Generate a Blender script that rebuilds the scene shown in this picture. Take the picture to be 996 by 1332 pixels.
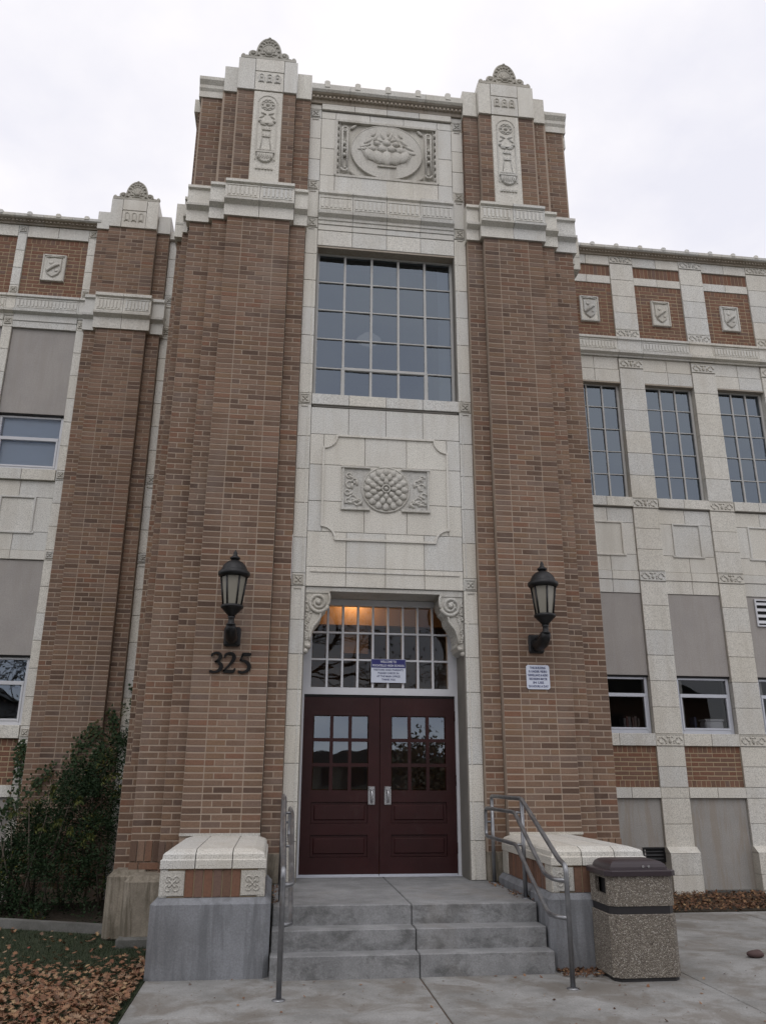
import bpy, math, random
from math import sin, cos, pi, radians, sqrt, atan2
from mathutils import Vector, Matrix
random.seed(11)
for o in list(bpy.data.objects): bpy.data.objects.remove(o)
SC = bpy.context.scene
COL = SC.collection

# ------------------------------------------------------------------ camera
CX, CY, CZ, YAW, PIT, ROL, FPX = -1.2241, -9.5368, 1.5946, .1242, .318, .0044, 1045.182
fw = Vector((sin(YAW)*cos(PIT), cos(YAW)*cos(PIT), sin(PIT)))
r0 = Vector((cos(YAW), -sin(YAW), 0)); u0 = r0.cross(fw)
rr = r0*cos(ROL) + u0*sin(ROL); uu = u0*cos(ROL) - r0*sin(ROL)
cam_d = bpy.data.cameras.new('camera'); cam = bpy.data.objects.new('camera', cam_d); COL.objects.link(cam)
M4 = Matrix((rr, uu, -fw)).transposed().to_4x4(); M4.translation = (CX, CY, CZ)
cam.matrix_world = M4
cam_d.sensor_fit = 'HORIZONTAL'; cam_d.sensor_width = 36; cam_d.lens = 36*FPX/996
cam_d.clip_start = .05; cam_d.clip_end = 2000
SC.camera = cam

# ------------------------------------------------------------------ world and sun
W = bpy.data.worlds.new('World'); SC.world = W; W.use_nodes = True
nt = W.node_tree; nt.nodes.clear()
def wn(t, **k):
    n = nt.nodes.new(t)
    for a, b in k.items(): setattr(n, a, b)
    return n
SUN_EL = radians(52)
sky = wn('ShaderNodeTexSky', sky_type='NISHITA', sun_disc=False, sun_elevation=SUN_EL, sun_rotation=pi, altitude=1300)
tc = wn('ShaderNodeTexCoord'); sep = wn('ShaderNodeSeparateXYZ'); nt.links.new(tc.outputs['Generated'], sep.inputs[0])
add = wn('ShaderNodeMath', operation='ADD'); add.inputs[1].default_value = .25
ab = wn('ShaderNodeMath', operation='ABSOLUTE'); nt.links.new(sep.outputs['Z'], ab.inputs[0]); nt.links.new(ab.outputs[0], add.inputs[0])
dx = wn('ShaderNodeMath', operation='DIVIDE'); dy = wn('ShaderNodeMath', operation='DIVIDE')
nt.links.new(sep.outputs['X'], dx.inputs[0]); nt.links.new(add.outputs[0], dx.inputs[1])
nt.links.new(sep.outputs['Y'], dy.inputs[0]); nt.links.new(add.outputs[0], dy.inputs[1])
cmb = wn('ShaderNodeCombineXYZ'); nt.links.new(dx.outputs[0], cmb.inputs[0]); nt.links.new(dy.outputs[0], cmb.inputs[1])
noi = wn('ShaderNodeTexNoise'); noi.inputs['Scale'].default_value = 2.1; noi.inputs['Detail'].default_value = 6; noi.inputs['Roughness'].default_value = .52
nt.links.new(cmb.outputs[0], noi.inputs['Vector'])
rmp = wn('ShaderNodeValToRGB'); rmp.color_ramp.elements[0].position = .36; rmp.color_ramp.elements[1].position = .60
rmp.color_ramp.elements[0].color = (.92, .915, 1.0, 1); rmp.color_ramp.elements[1].color = (1.16, 1.125, 1.13, 1)
nt.links.new(noi.outputs['Fac'], rmp.inputs[0])
sc10 = wn('ShaderNodeVectorMath', operation='SCALE'); sc10.inputs['Scale'].default_value = 10.0
nt.links.new(rmp.outputs[0], sc10.inputs[0])
mixc = wn('ShaderNodeMix', data_type='RGBA'); mixc.inputs['Factor'].default_value = .92
nt.links.new(sky.outputs[0], mixc.inputs['A']); nt.links.new(sc10.outputs[0], mixc.inputs['B'])
bg = wn('ShaderNodeBackground'); bg.inputs['Strength'].default_value = .1
nt.links.new(mixc.outputs['Result'], bg.inputs['Color'])
wo = wn('ShaderNodeOutputWorld'); nt.links.new(bg.outputs[0], wo.inputs['Surface'])
sd = bpy.data.lights.new('sun', 'SUN'); sd.energy = .65; sd.angle = radians(35); sd.color = (1, .97, .93)
so = bpy.data.objects.new('sun', sd); COL.objects.link(so)
so.rotation_euler = Vector((-.12, -cos(SUN_EL), sin(SUN_EL))).to_track_quat('Z', 'Y').to_euler()
so.location = (-2, -20, 25)
SC.view_settings.view_transform = 'Standard'; SC.view_settings.look = 'None'
SC.view_settings.exposure = 0.0; SC.view_settings.gamma = 1.0; SC.view_settings.use_curve_mapping = False

# ------------------------------------------------------------------ materials
MATS = {}
class NB:
    def __init__(s, name, rough=.8, metal=0., spec=.5):
        s.m = bpy.data.materials.new(name); s.m.use_nodes = True; MATS[name] = s.m
        s.t = s.m.node_tree; s.p = s.t.nodes['Principled BSDF']; s.p.inputs['Roughness'].default_value = rough
        s.p.inputs['Metallic'].default_value = metal; s.p.inputs['Specular IOR Level'].default_value = spec
        s._pos = None
    def n(s, t, ins=None, **k):
        x = s.t.nodes.new(t)
        for a, b in k.items(): setattr(x, a, b)
        for a, b in (ins or {}).items():
            if hasattr(b, 'is_output') or isinstance(b, bpy.types.NodeSocket): s.t.links.new(b, x.inputs[a])
            else: x.inputs[a].default_value = b
        return x
    def pos(s):
        if not s._pos: s._pos = s.n('ShaderNodeNewGeometry').outputs['Position']
        return s._pos
    def mapped(s, scale):
        return s.n('ShaderNodeVectorMath', {0: s.pos(), 1: scale}, operation='MULTIPLY').outputs[0]
    def noise(s, scale, detail=3, rough=.5, vec=None, dist=0):
        return s.n('ShaderNodeTexNoise', {'Vector': vec or s.pos(), 'Scale': scale, 'Detail': detail, 'Roughness': rough, 'Distortion': dist}).outputs['Fac']
    def vor(s, scale, feature='F1', out='Distance', vec=None):
        return s.n('ShaderNodeTexVoronoi', {'Vector': vec or s.pos(), 'Scale': scale}, feature=feature).outputs[out]
    def ramp(s, fac, *stops):
        x = s.n('ShaderNodeValToRGB', {0: fac}); e = x.color_ramp.elements
        while len(e) < len(stops): e.new(.5)
        for el, (p, c) in zip(e, stops):
            el.position = p; el.color = (c[0], c[1], c[2], 1) if not isinstance(c, (int, float)) else (c, c, c, 1)
        return x.outputs[0]
    def mix(s, fac, a, b, blend='MIX'):
        x = s.n('ShaderNodeMix', data_type='RGBA', blend_type=blend)
        for i, v in (('Factor', fac), ('A', a), ('B', b)):
            if isinstance(v, bpy.types.NodeSocket): s.t.links.new(v, x.inputs[i])
            elif i == 'Factor': x.inputs[i].default_value = v
            else: x.inputs[i].default_value = (v[0], v[1], v[2], 1)
        return x.outputs['Result']
    def math(s, op, a, b=0.):
        return s.n('ShaderNodeMath', {0: a, 1: b}, operation=op).outputs[0]
    def rnd(s): return s.n('ShaderNodeObjectInfo').outputs['Random']
    def col(s, c):
        if isinstance(c, bpy.types.NodeSocket): s.t.links.new(c, s.p.inputs['Base Color'])
        else: s.p.inputs['Base Color'].default_value = (c[0], c[1], c[2], 1)
        return s
    def rough(s, v): s.t.links.new(v, s.p.inputs['Roughness']); return s
    def bump(s, h, strength=.3, dist=.01):
        b = s.n('ShaderNodeBump', {'Height': h, 'Strength': strength, 'Distance': dist}); s.t.links.new(b.outputs[0], s.p.inputs['Normal']); return s

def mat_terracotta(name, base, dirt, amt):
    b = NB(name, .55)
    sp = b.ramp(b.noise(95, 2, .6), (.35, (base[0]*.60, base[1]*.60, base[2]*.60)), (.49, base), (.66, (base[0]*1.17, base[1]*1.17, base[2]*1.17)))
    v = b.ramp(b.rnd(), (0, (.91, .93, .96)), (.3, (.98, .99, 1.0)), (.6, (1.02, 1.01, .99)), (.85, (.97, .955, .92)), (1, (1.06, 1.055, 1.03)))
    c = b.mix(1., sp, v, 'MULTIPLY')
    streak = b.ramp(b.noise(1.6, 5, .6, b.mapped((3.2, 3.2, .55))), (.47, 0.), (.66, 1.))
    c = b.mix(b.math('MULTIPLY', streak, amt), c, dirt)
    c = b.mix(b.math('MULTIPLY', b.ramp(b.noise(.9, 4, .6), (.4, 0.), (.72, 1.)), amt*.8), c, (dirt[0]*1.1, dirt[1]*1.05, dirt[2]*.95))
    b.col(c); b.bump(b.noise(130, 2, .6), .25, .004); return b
mat_terracotta('terracotta', (.625, .612, .572), (.42, .39, .335), .34)
mat_terracotta('terracotta_weathered', (.43, .41, .36), (.22, .205, .17), .55)
mat_terracotta('terracotta_carved', (.53, .515, .475), (.31, .285, .24), .45)
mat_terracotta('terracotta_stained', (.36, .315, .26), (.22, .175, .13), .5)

b = NB('brick', .85)
at = b.n('ShaderNodeAttribute', attribute_name='bv').outputs['Fac']
isind = b.math('LESS_THAN', at, .001)
f = b.math('ADD', at, b.math('MULTIPLY', b.rnd(), isind))
pal = b.ramp(f, (.0, (.180, .090, .056)), (.13, (.184, .113, .077)), (.30, (.210, .135, .095)), (.45, (.124, .076, .053)), (.60, (.198, .122, .075)), (.74, (.168, .115, .090)), (.84, (.092, .055, .039)), (1., (.222, .142, .096)))
big = b.ramp(b.noise(.55, 4, .6), (.36, (.82, .81, .80)), (.64, (1.18, 1.17, 1.15)))
c = b.mix(1., pal, big, 'MULTIPLY')
grain = b.ramp(b.noise(55, 3, .65), (.3, (.80, .80, .80)), (.7, (1.17, 1.17, 1.17)))
c = b.mix(1., c, grain, 'MULTIPLY')
film = b.ramp(b.noise(1.3, 5, .65, b.mapped((1.5, 1.5, .6))), (.50, 0.), (.70, .45))
c = b.mix(film, c, (.225, .178, .150))
soot = b.ramp(b.noise(1.1, 5, .7, b.mapped((4.0, 4.0, .35))), (.53, 0.), (.70, .25))
c = b.mix(soot, c, (.060, .045, .037))
b.col(c); b.bump(b.noise(90, 3, .6), .35, .004)
b = NB('brick_red', .85)
at = b.n('ShaderNodeAttribute', attribute_name='bv').outputs['Fac']
at = b.math('ADD', at, b.math('MULTIPLY', b.rnd(), b.math('LESS_THAN', at, .001)))
pal = b.ramp(at, (.0, (.17, .075, .045)), (.3, (.19, .105, .07)), (.5, (.14, .08, .055)), (.75, (.20, .098, .06)), (1., (.15, .095, .075)))
b.col(b.mix(1., pal, b.ramp(b.noise(50, 3, .6), (.3, (.82,)*3), (.7, (1.15,)*3)), 'MULTIPLY')); b.bump(b.noise(90, 3, .6), .35, .004)
b = NB('mortar', .95)
b.col(b.mix(b.noise(2.5, 4, .6), (.30, .232, .178), (.40, .322, .258))); b.bump(b.noise(160, 2, .6), .4, .004)
b = NB('mortar_tan', .95); b.col(b.mix(b.noise(40, 3), (.33, .25, .16), (.42, .34, .23)))
b = NB('grout', .95); b.col(b.mix(b.noise(3, 3), (.12, .112, .10), (.24, .225, .20)))

def mat_concrete(name, base, dark, stain=None, samt=.6, streaky=False, sc=1.0):
    b = NB(name, .86)
    c = b.mix(b.ramp(b.noise(1.7*sc, 6, .65), (.38, 0.), (.62, 1.)), dark, base)
    c = b.mix(1., c, b.ramp(b.noise(70, 3, .7), (.3, (.82,)*3), (.7, (1.15,)*3)), 'MULTIPLY')
    vec = b.mapped((4.5, 4.5, .5)) if streaky else None
    if stain:
        c = b.mix(b.math('MULTIPLY', b.ramp(b.noise(2.2*sc, 6, .68, vec, .6), (.46, 0.), (.60, 1.)), samt), c, stain)
    b.col(c); b.bump(b.noise(60, 4, .7), .4, .006); return b
mat_concrete('stucco', (.36, .338, .32), (.325, .305, .292), (.30, .275, .25), .35, True)
mat_concrete('stucco_stained', (.335, .322, .305), (.295, .285, .27), (.26, .205, .15), .42, True)
mat_concrete('pedestal_concrete', (.235, .245, .265), (.17, .175, .186), (.105, .11, .118), .55, True)
mat_concrete('plinth_concrete', (.30, .265, .215), (.17, .148, .115), (.085, .072, .05), .7, True, 1.6)
b = NB('step_concrete', .86)
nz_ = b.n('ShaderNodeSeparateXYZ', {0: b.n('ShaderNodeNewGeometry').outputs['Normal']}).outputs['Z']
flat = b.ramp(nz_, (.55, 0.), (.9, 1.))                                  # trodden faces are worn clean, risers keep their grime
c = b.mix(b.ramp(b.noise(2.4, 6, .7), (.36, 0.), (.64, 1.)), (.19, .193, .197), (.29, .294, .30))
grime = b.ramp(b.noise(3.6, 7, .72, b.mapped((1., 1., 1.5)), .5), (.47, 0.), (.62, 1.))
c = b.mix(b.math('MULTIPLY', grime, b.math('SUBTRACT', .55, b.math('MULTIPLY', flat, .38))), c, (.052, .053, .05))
c = b.mix(1., c, b.ramp(b.noise(80, 3, .75), (.3, (.78,)*3), (.7, (1.18,)*3)), 'MULTIPLY')
c = b.mix(b.ramp(b.noise(1.1, 4, .6), (.55, 0.), (.7, .35)), c, (.16, .13, .095))
b.col(c); b.bump(b.noise(45, 5, .75), .5, .008)
mat_concrete('pavement', (.305, .304, .298), (.20, .198, .19), (.135, .115, .092), .6, False, 1.1)
mat_concrete('kerb_concrete', (.15, .148, .14), (.09, .088, .08), (.06, .06, .05), .5)
b = NB('asphalt', .9); b.col(b.mix(b.noise(40, 4), (.035, .035, .036), (.065, .065, .065)))
b = NB('joint_dirt', .95); b.col(b.mix(b.noise(9, 4), (.05, .035, .024), (.11, .075, .045)))
b = NB('soil', .95); b.col(b.mix(b.noise(14, 5, .65), (.016, .014, .009), (.05, .035, .02))); b.bump(b.noise(30, 4), .6, .03)
b = NB('lawn', .95); b.col(b.mix(b.noise(12, 5, .65), (.012, .02, .007), (.035, .045, .016))); b.bump(b.noise(60, 4), .6, .02)
b = NB('grass', .7); at = b.n('ShaderNodeAttribute', attribute_name='bv').outputs['Fac']
b.col(b.ramp(at, (0, (.009, .021, .006)), (.6, (.017, .033, .010)), (.9, (.042, .055, .018)), (1, (.09, .075, .04))))
b = NB('fallen_leaf', .75); at = b.n('ShaderNodeAttribute', attribute_name='bv').outputs['Fac']
f = b.math('ADD', at, b.math('MULTIPLY', b.rnd(), b.math('LESS_THAN', at, .001)))
b.col(b.mix(1., b.ramp(f, (0, (.14, .055, .028)), (.2, (.22, .108, .055)), (.4, (.15, .075, .042)), (.55, (.28, .155, .082)), (.7, (.10, .055, .035)), (.85, (.31, .205, .13)), (.95, (.33, .22, .11)), (1, (.18, .045, .03))), b.ramp(b.noise(70, 3), (.3, (.75,)*3), (.7, (1.2,)*3)), 'MULTIPLY'))
b = NB('mulch', .9); at = b.n('ShaderNodeAttribute', attribute_name='bv').outputs['Fac']
b.col(b.ramp(at, (0, (.10, .045, .025)), (.35, (.17, .085, .045)), (.6, (.075, .04, .025)), (.85, (.23, .12, .06)), (1, (.30, .2, .1))))
b = NB('shrub_leaf', .7, 0, .25); at = b.n('ShaderNodeAttribute', attribute_name='bv').outputs['Fac']
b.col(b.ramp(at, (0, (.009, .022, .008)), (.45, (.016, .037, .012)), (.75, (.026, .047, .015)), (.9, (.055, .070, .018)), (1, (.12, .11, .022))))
b = NB('ivy_leaf', .7, 0, .25); at = b.n('ShaderNodeAttribute', attribute_name='bv').outputs['Fac']
b.col(b.ramp(at, (0, (.014, .034, .014)), (.5, (.024, .048, .018)), (.8, (.045, .06, .025)), (1, (.08, .055, .02))))
b = NB('bark', .9); b.col(b.mix(b.noise(9, 5, .7, b.mapped((1, 1, .2))), (.045, .035, .027), (.11, .09, .07))); b.bump(b.noise(25, 4), .6, .02)
b = NB('tree_leaf', .6); at = b.n('ShaderNodeAttribute', attribute_name='bv').outputs['Fac']
b.col(b.ramp(at, (0, (.05, .055, .02)), (.5, (.10, .075, .03)), (1, (.14, .07, .03))))

b = NB('door_paint', .45, 0, .3); c = b.mix(b.ramp(b.noise(3, 5, .6), (.35, 0.), (.7, 1.)), (.0240, .0052, .0055), (.034, .0076, .0078))
b.col(b.mix(b.ramp(b.noise(2.4, 7, .75, b.mapped((2., 2., .8))), (.56, 0.), (.72, .5)), c, (.05, .028, .027))); b.bump(b.noise(8, 4, .6), .08, .01); b.rough(b.ramp(b.noise(5, 5, .7), (.35, .36), (.65, .6)))
b = NB('white_metal', .42); b.col(b.mix(b.noise(6, 4), (.50, .51, .545), (.60, .605, .63)))
b = NB('window_steel', .5); b.col(b.mix(b.noise(9, 4), (.37, .37, .36), (.49, .485, .47)))
b = NB('aluminium', .38, .35); b.col(b.mix(b.noise(5, 3), (.46, .48, .54), (.56, .58, .63)))
b = NB('rail_steel', .34, .85); b.col(b.mix(b.ramp(b.noise(7, 4, .6), (.4, 0.), (.7, 1.)), (.22, .225, .24), (.34, .345, .355)))
b.rough(b.ramp(b.noise(18, 4), (.3, .28), (.7, .5)))
b = NB('handle_steel', .25, .9); b.col((.55, .55, .57))
b = NB('lantern_metal', .45, .3); b.col(b.mix(b.noise(30, 3), (.006, .006, .007), (.016, .016, .018)))
b = NB('bronze', .6, 0., .25); b.col((.006, .0055, .0055))
b = NB('dark_void', .9); b.col((.012, .011, .012))
b = NB('rubber', .7); b.col((.02, .019, .02))
b = NB('roof', .9); b.col((.06, .058, .055))
b = NB('lid_plastic', .38); b.col(b.mix(b.noise(25, 3), (.026, .017, .022), (.036, .025, .030)))
b = NB('can_band', .5); b.col((.016, .014, .016))
b = NB('aggregate', .8)
cells = b.vor(88, 'F1', 'Color'); sepc = b.n('ShaderNodeSeparateColor', {0: cells}).outputs[0]
peb = b.ramp(sepc, (0, (.13, .112, .094)), (.3, (.25, .22, .18)), (.55, (.16, .14, .115)), (.8, (.34, .31, .26)), (1, (.37, .345, .31)))
edge = b.ramp(b.vor(88, 'DISTANCE_TO_EDGE'), (.02, 1.), (.14, 0.))
b.col(b.mix(edge, peb, (.085, .07, .058))); b.bump(b.ramp(b.vor(88), (0, 1.), (.7, 0.)), 0.7, .008)
b = NB('frosted', .3); b.col(b.mix(b.noise(6, 3), (.20, .188, .155), (.29, .272, .23)))
b = NB('sign_white', .45); b.col((.58, .62, .72))
b = NB('sign_blue', .45); b.col((.012, .014, .135))
b = NB('ink_blue', .6); b.col((.05, .06, .16))
b = NB('ink_white', .6); b.col((.62, .64, .72))
b = NB('stone_red', .8); b.col(b.mix(b.noise(25, 3), (.05, .028, .028), (.10, .06, .055)))
b = NB('room_paint', .9); b.col(b.mix(b.noise(1.5, 3), (.20, .185, .165), (.27, .25, .22)))
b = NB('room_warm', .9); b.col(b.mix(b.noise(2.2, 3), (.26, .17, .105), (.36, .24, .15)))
b = NB('blind', .8); b.col((.42, .42, .40))
b = NB('sky_reflection_blind', .8); b.col((.52, .62, .76))  # pale blue painted in for the sky reflected by the glass
b = NB('card', .8); b.col((.62, .63, .66))
b = NB('book', .7); at = b.rnd(); b.col(b.ramp(at, (0, (.10, .03, .03)), (.5, (.12, .11, .10)), (1, (.04, .05, .10))))
def mat_glass(name, tint, ior, refl=(.92, .96, 1.0), rough=.012):
    m = bpy.data.materials.new(name); m.use_nodes = True; MATS[name] = m; t = m.node_tree; t.nodes.clear()
    tr = t.nodes.new('ShaderNodeBsdfTransparent'); tr.inputs[0].default_value = (*tint, 1)
    gl = t.nodes.new('ShaderNodeBsdfGlossy'); gl.inputs[0].default_value = (*refl, 1); gl.inputs['Roughness'].default_value = rough
    fr = t.nodes.new('ShaderNodeFresnel'); fr.inputs[0].default_value = ior
    nz = t.nodes.new('ShaderNodeTexNoise'); nz.inputs['Scale'].default_value = 1.4; ge = t.nodes.new('ShaderNodeNewGeometry')
    bp = t.nodes.new('ShaderNodeBump'); bp.inputs['Strength'].default_value = .035; bp.inputs['Distance'].default_value = .05
    t.links.new(ge.outputs['Position'], nz.inputs['Vector']); t.links.new(nz.outputs['Fac'], bp.inputs['Height'])
    t.links.new(bp.outputs[0], gl.inputs['Normal']); t.links.new(bp.outputs[0], fr.inputs['Normal'])
    mx = t.nodes.new('ShaderNodeMixShader'); out = t.nodes.new('ShaderNodeOutputMaterial')
    t.links.new(fr.outputs[0], mx.inputs[0]); t.links.new(tr.outputs[0], mx.inputs[1]); t.links.new(gl.outputs[0], mx.inputs[2]); t.links.new(mx.outputs[0], out.inputs[0])
mat_glass('glass', (.55, .60, .68), 2.4, (.74, .86, 1.0))
mat_glass('glass_clear', (.80, .80, .80), 1.5)
def mat_emit(name, c, s):
    m = bpy.data.materials.new(name); m.use_nodes = True; MATS[name] = m; t = m.node_tree; t.nodes.clear()
    e = t.nodes.new('ShaderNodeEmission'); e.inputs[0].default_value = (*c, 1); e.inputs[1].default_value = s
    out = t.nodes.new('ShaderNodeOutputMaterial'); t.links.new(e.outputs[0], out.inputs[0])
mat_emit('lamp_glow', (1, .58, .26), 14.)
mat_emit('lamp_white', (1, .93, .82), .09)

# ------------------------------------------------------------------ mesh helpers
WL = {}   # world location of parents
def wloc(o): return WL.get(o.name, Vector((0, 0, 0))) if o else Vector((0, 0, 0))
class MB:
    def __init__(s): s.v = []; s.f = []; s.bv = []; s.sm = []
    def _f(s, f, val, sm=False): s.f.append(f); s.bv.append(val); s.sm.append(sm)
    def quad(s, a, b, c, d, val=0.): 
        i = len(s.v); s.v += [a, b, c, d]; s._f((i, i+1, i+2, i+3), val)
    def box(s, x0, x1, y0, y1, z0, z1, val=0.):
        i = len(s.v)
        s.v += [(x0, y0, z0), (x1, y0, z0), (x1, y1, z0), (x0, y1, z0), (x0, y0, z1), (x1, y0, z1), (x1, y1, z1), (x0, y1, z1)]
        for q in ((0, 3, 2, 1), (4, 5, 6, 7), (0, 1, 5, 4), (1, 2, 6, 5), (2, 3, 7, 6), (3, 0, 4, 7)): s._f(tuple(i+k for k in q), val)
        return s
    def block(s, x0, x1, y0, y1, z0, z1, c=.004, val=0.):   # front (-y) edges chamfered
        i = len(s.v)
        s.v += [(x0+c, y0, z0+c), (x1-c, y0, z0+c), (x1-c, y0, z1-c), (x0+c, y0, z1-c),
                (x0, y0+c, z0), (x1, y0+c, z0), (x1, y0+c, z1), (x0, y0+c, z1),
                (x0, y1, z0), (x1, y1, z0), (x1, y1, z1), (x0, y1, z1)]
        s._f((i, i+1, i+2, i+3), val)
        for a in (0, 4):
            for k in range(4):
                n = (k+1) % 4; s._f((i+a+4+k, i+a+4+n, i+a+n, i+a+k), val)
        s._f((i+11, i+10, i+9, i+8), val); return s
    def bevbox(s, x0, x1, y0, y1, z0, z1, c=.01, val=0.):   # all edges bevelled
        i = len(s.v); P = {}
        for sx in (0, 1):
            for sy in (0, 1):
                for sz in (0, 1):
                    X = (x0, x1)[sx]; Y = (y0, y1)[sy]; Z = (z0, z1)[sz]; ix = (c, -c)[sx]; iy = (c, -c)[sy]; iz = (c, -c)[sz]
                    for ax, p in enumerate(((X, Y+iy, Z+iz), (X+ix, Y, Z+iz), (X+ix, Y+iy, Z))):
                        P[sx, sy, sz, ax] = len(s.v); s.v.append(p)
        def F(*k): s._f(tuple(P[q] for q in k), val)
        for a in (0, 1):
            o = (0, 1, 1, 0); q = (0, 0, 1, 1); r = range(4)
            l = [(a, o[k], q[k], 0) for k in r]; F(*(l if a else l[::-1]))
            l = [(o[k], a, q[k], 1) for k in r]; F(*(l[::-1] if a else l))
            l = [(o[k], q[k], a, 2) for k in r]; F(*(l if a else l[::-1]))
        for p in (0, 1):
            for q in (0, 1):
                fl = lambda l, c_: F(*(l if c_ else l[::-1]))
                fl([(p, q, 0, 0), (p, q, 0, 1), (p, q, 1, 1), (p, q, 1, 0)], p == q)
                fl([(p, 0, q, 0), (p, 1, q, 0), (p, 1, q, 2), (p, 0, q, 2)], p == q)
                fl([(0, p, q, 1), (0, p, q, 2), (1, p, q, 2), (1, p, q, 1)], p == q)
        for sx in (0, 1):
            for sy in (0, 1):
                for sz in (0, 1):
                    l = [(sx, sy, sz, 0), (sx, sy, sz, 1), (sx, sy, sz, 2)]; F(*(l if (sx+sy+sz) % 2 else l[::-1]))
        return s
    def prism(s, poly, y0, y1, c=0., val=0.):   # poly (x,z) ccw seen from the front, extruded in y; c = front chamfer
        n = len(poly); i = len(s.v); cx = sum(p[0] for p in poly)/n; cz = sum(p[1] for p in poly)/n
        if c:
            for x, z in poly:
                d = sqrt((x-cx)**2+(z-cz)**2) or 1; s.v.append((x-(x-cx)/d*c, y0, z-(z-cz)/d*c))
            s.v += [(x, y0+c, z) for x, z in poly]; s.v += [(x, y1, z) for x, z in poly]; L = 3
        else:
            s.v += [(x, y0, z) for x, z in poly]; s.v += [(x, y1, z) for x, z in poly]; L = 2
        s._f(tuple(range(i, i+n)), val); s._f(tuple(range(i+L*n-1, i+(L-1)*n-1, -1)), val)
        for l in range(L-1):
            for k in range(n):
                q = (k+1) % n; s._f((i+l*n+k, i+(l+1)*n+k, i+(l+1)*n+q, i+l*n+q), val)
        return s
    def profile(s, x0, x1, pts, val=0.):   # closed (y,z) profile swept along x
        n = len(pts); i = len(s.v)
        s.v += [(x0, y, z) for y, z in pts] + [(x1, y, z) for y, z in pts]
        s._f(tuple(range(i, i+n)), val); s._f(tuple(range(i+2*n-1, i+n-1, -1)), val)
        for k in range(n):
            q = (k+1) % n; s._f((i+k, i+n+k, i+n+q, i+q), val)
        return s
    def tube(s, path, r, n=8, caps=True, val=0., closed=False):
        P = [Vector(p) for p in path]; m = len(P); R = r if isinstance(r, (list, tuple)) else [r]*m; i = len(s.v); up = None
        for k, p in enumerate(P):
            if closed: t = P[(k+1) % m]-P[k-1]
            else: t = P[min(k+1, m-1)]-P[max(k-1, 0)]
            t.normalize()
            if up is None: up = Vector((0, 0, 1)) if abs(t.z) < .9 else Vector((1, 0, 0))
            a = t.cross(up); a.normalize(); up = a.cross(t); up.normalize()
            for j in range(n):
                q = 2*pi*j/n; w = p+(a*cos(q)+up*sin(q))*R[k]; s.v.append(tuple(w))
        for k in range(m if closed else m-1):
            k2 = (k+1) % m
            for j in range(n):
                j2 = (j+1) % n; s._f((i+k*n+j, i+k*n+j2, i+k2*n+j2, i+k2*n+j), val, True)
        if caps and not closed:
            s._f(tuple(i+j for j in range(n-1, -1, -1)), val); s._f(tuple(i+(m-1)*n+j for j in range(n)), val)
        return s
    def lathe(s, prof, c, n=16, val=0., axis='z', smooth=True):
        i = len(s.v); m = len(prof)
        for r, h in prof:
            for j in range(n):
                q = 2*pi*j/n
                if axis == 'z': s.v.append((c[0]+r*cos(q), c[1]+r*sin(q), c[2]+h))
                else: s.v.append((c[0]+r*cos(q), c[1]-h, c[2]+r*sin(q)))     # axis -y: h is the height towards the viewer
        for k in range(m-1):
            for j in range(n):
                j2 = (j+1) % n; s._f((i+k*n+j, i+k*n+j2, i+(k+1)*n+j2, i+(k+1)*n+j), val, smooth)
        s._f(tuple(i+j for j in range(n-1, -1, -1)), val); s._f(tuple(i+(m-1)*n+j for j in range(n)), val)
        return s
    def ball(s, c, rx, ry, rz, n=10, m=6, rot=0., val=0.):
        i = len(s.v); cr, sr = cos(rot), sin(rot)
        for k in range(m+1):
            a = -pi/2+pi*k/m
            for j in range(n):
                q = 2*pi*j/n; x = rx*cos(a)*cos(q); y = ry*cos(a)*sin(q); z = rz*sin(a)
                s.v.append((c[0]+x*cr-z*sr, c[1]+y, c[2]+x*sr+z*cr))
        for k in range(m):
            for j in range(n):
                j2 = (j+1) % n; s._f((i+k*n+j, i+k*n+j2, i+(k+1)*n+j2, i+(k+1)*n+j), val, True)
        return s
    def torus(s, c, R, r, n=20, m=6, a0=0, a1=2*pi, sx=1., val=0.):
        closed = abs(a1-a0-2*pi) < 1e-6; k = n if closed else n+1
        s.tube([(c[0]+R*sx*cos(a0+(a1-a0)*i/n), c[1], c[2]+R*sin(a0+(a1-a0)*i/n)) for i in range(k)], r, m, True, val, closed); return s
    def mesh(s, name, org, mat, attr=False):
        me = bpy.data.meshes.new(name)
        me.from_pydata([(x-org[0], y-org[1], z-org[2]) for x, y, z in s.v], [], s.f)
        me.polygons.foreach_set('use_smooth', s.sm)
        if attr:
            a = me.attributes.new('bv', 'FLOAT', 'FACE'); a.data.foreach_set('value', s.bv)
        me.materials.append(MATS[mat]); me.update(); return me
    def build(s, name, mat, parent=None, attr=False, org=None, **props):
        if org is None:
            xs = [p[0] for p in s.v]; ys = [p[1] for p in s.v]; zs = [p[2] for p in s.v]
            org = Vector(((min(xs)+max(xs))/2, (min(ys)+max(ys))/2, min(zs)))
        else: org = Vector(org)
        o = bpy.data.objects.new(name, s.mesh(name, org, mat, attr)); COL.objects.link(o)
        return put(o, org, parent, **props)
def put(o, org, parent=None, **props):
    org = Vector(org)
    if parent: o.parent = parent; o.location = org-wloc(parent)
    else: o.location = org
    WL[o.name] = org
    for k, v in props.items(): o[k] = v
    return o
def thing(name, label, cat, loc=(0, 0, 0), group=None, parent=None, **props):
    o = bpy.data.objects.new(name, None); COL.objects.link(o); o.empty_display_size = .2
    put(o, loc, parent)
    if label: o['label'] = label
    if cat: o['category'] = cat
    if group: o['group'] = group
    for k, v in props.items(): o[k] = v
    return o
BC = {}
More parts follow.
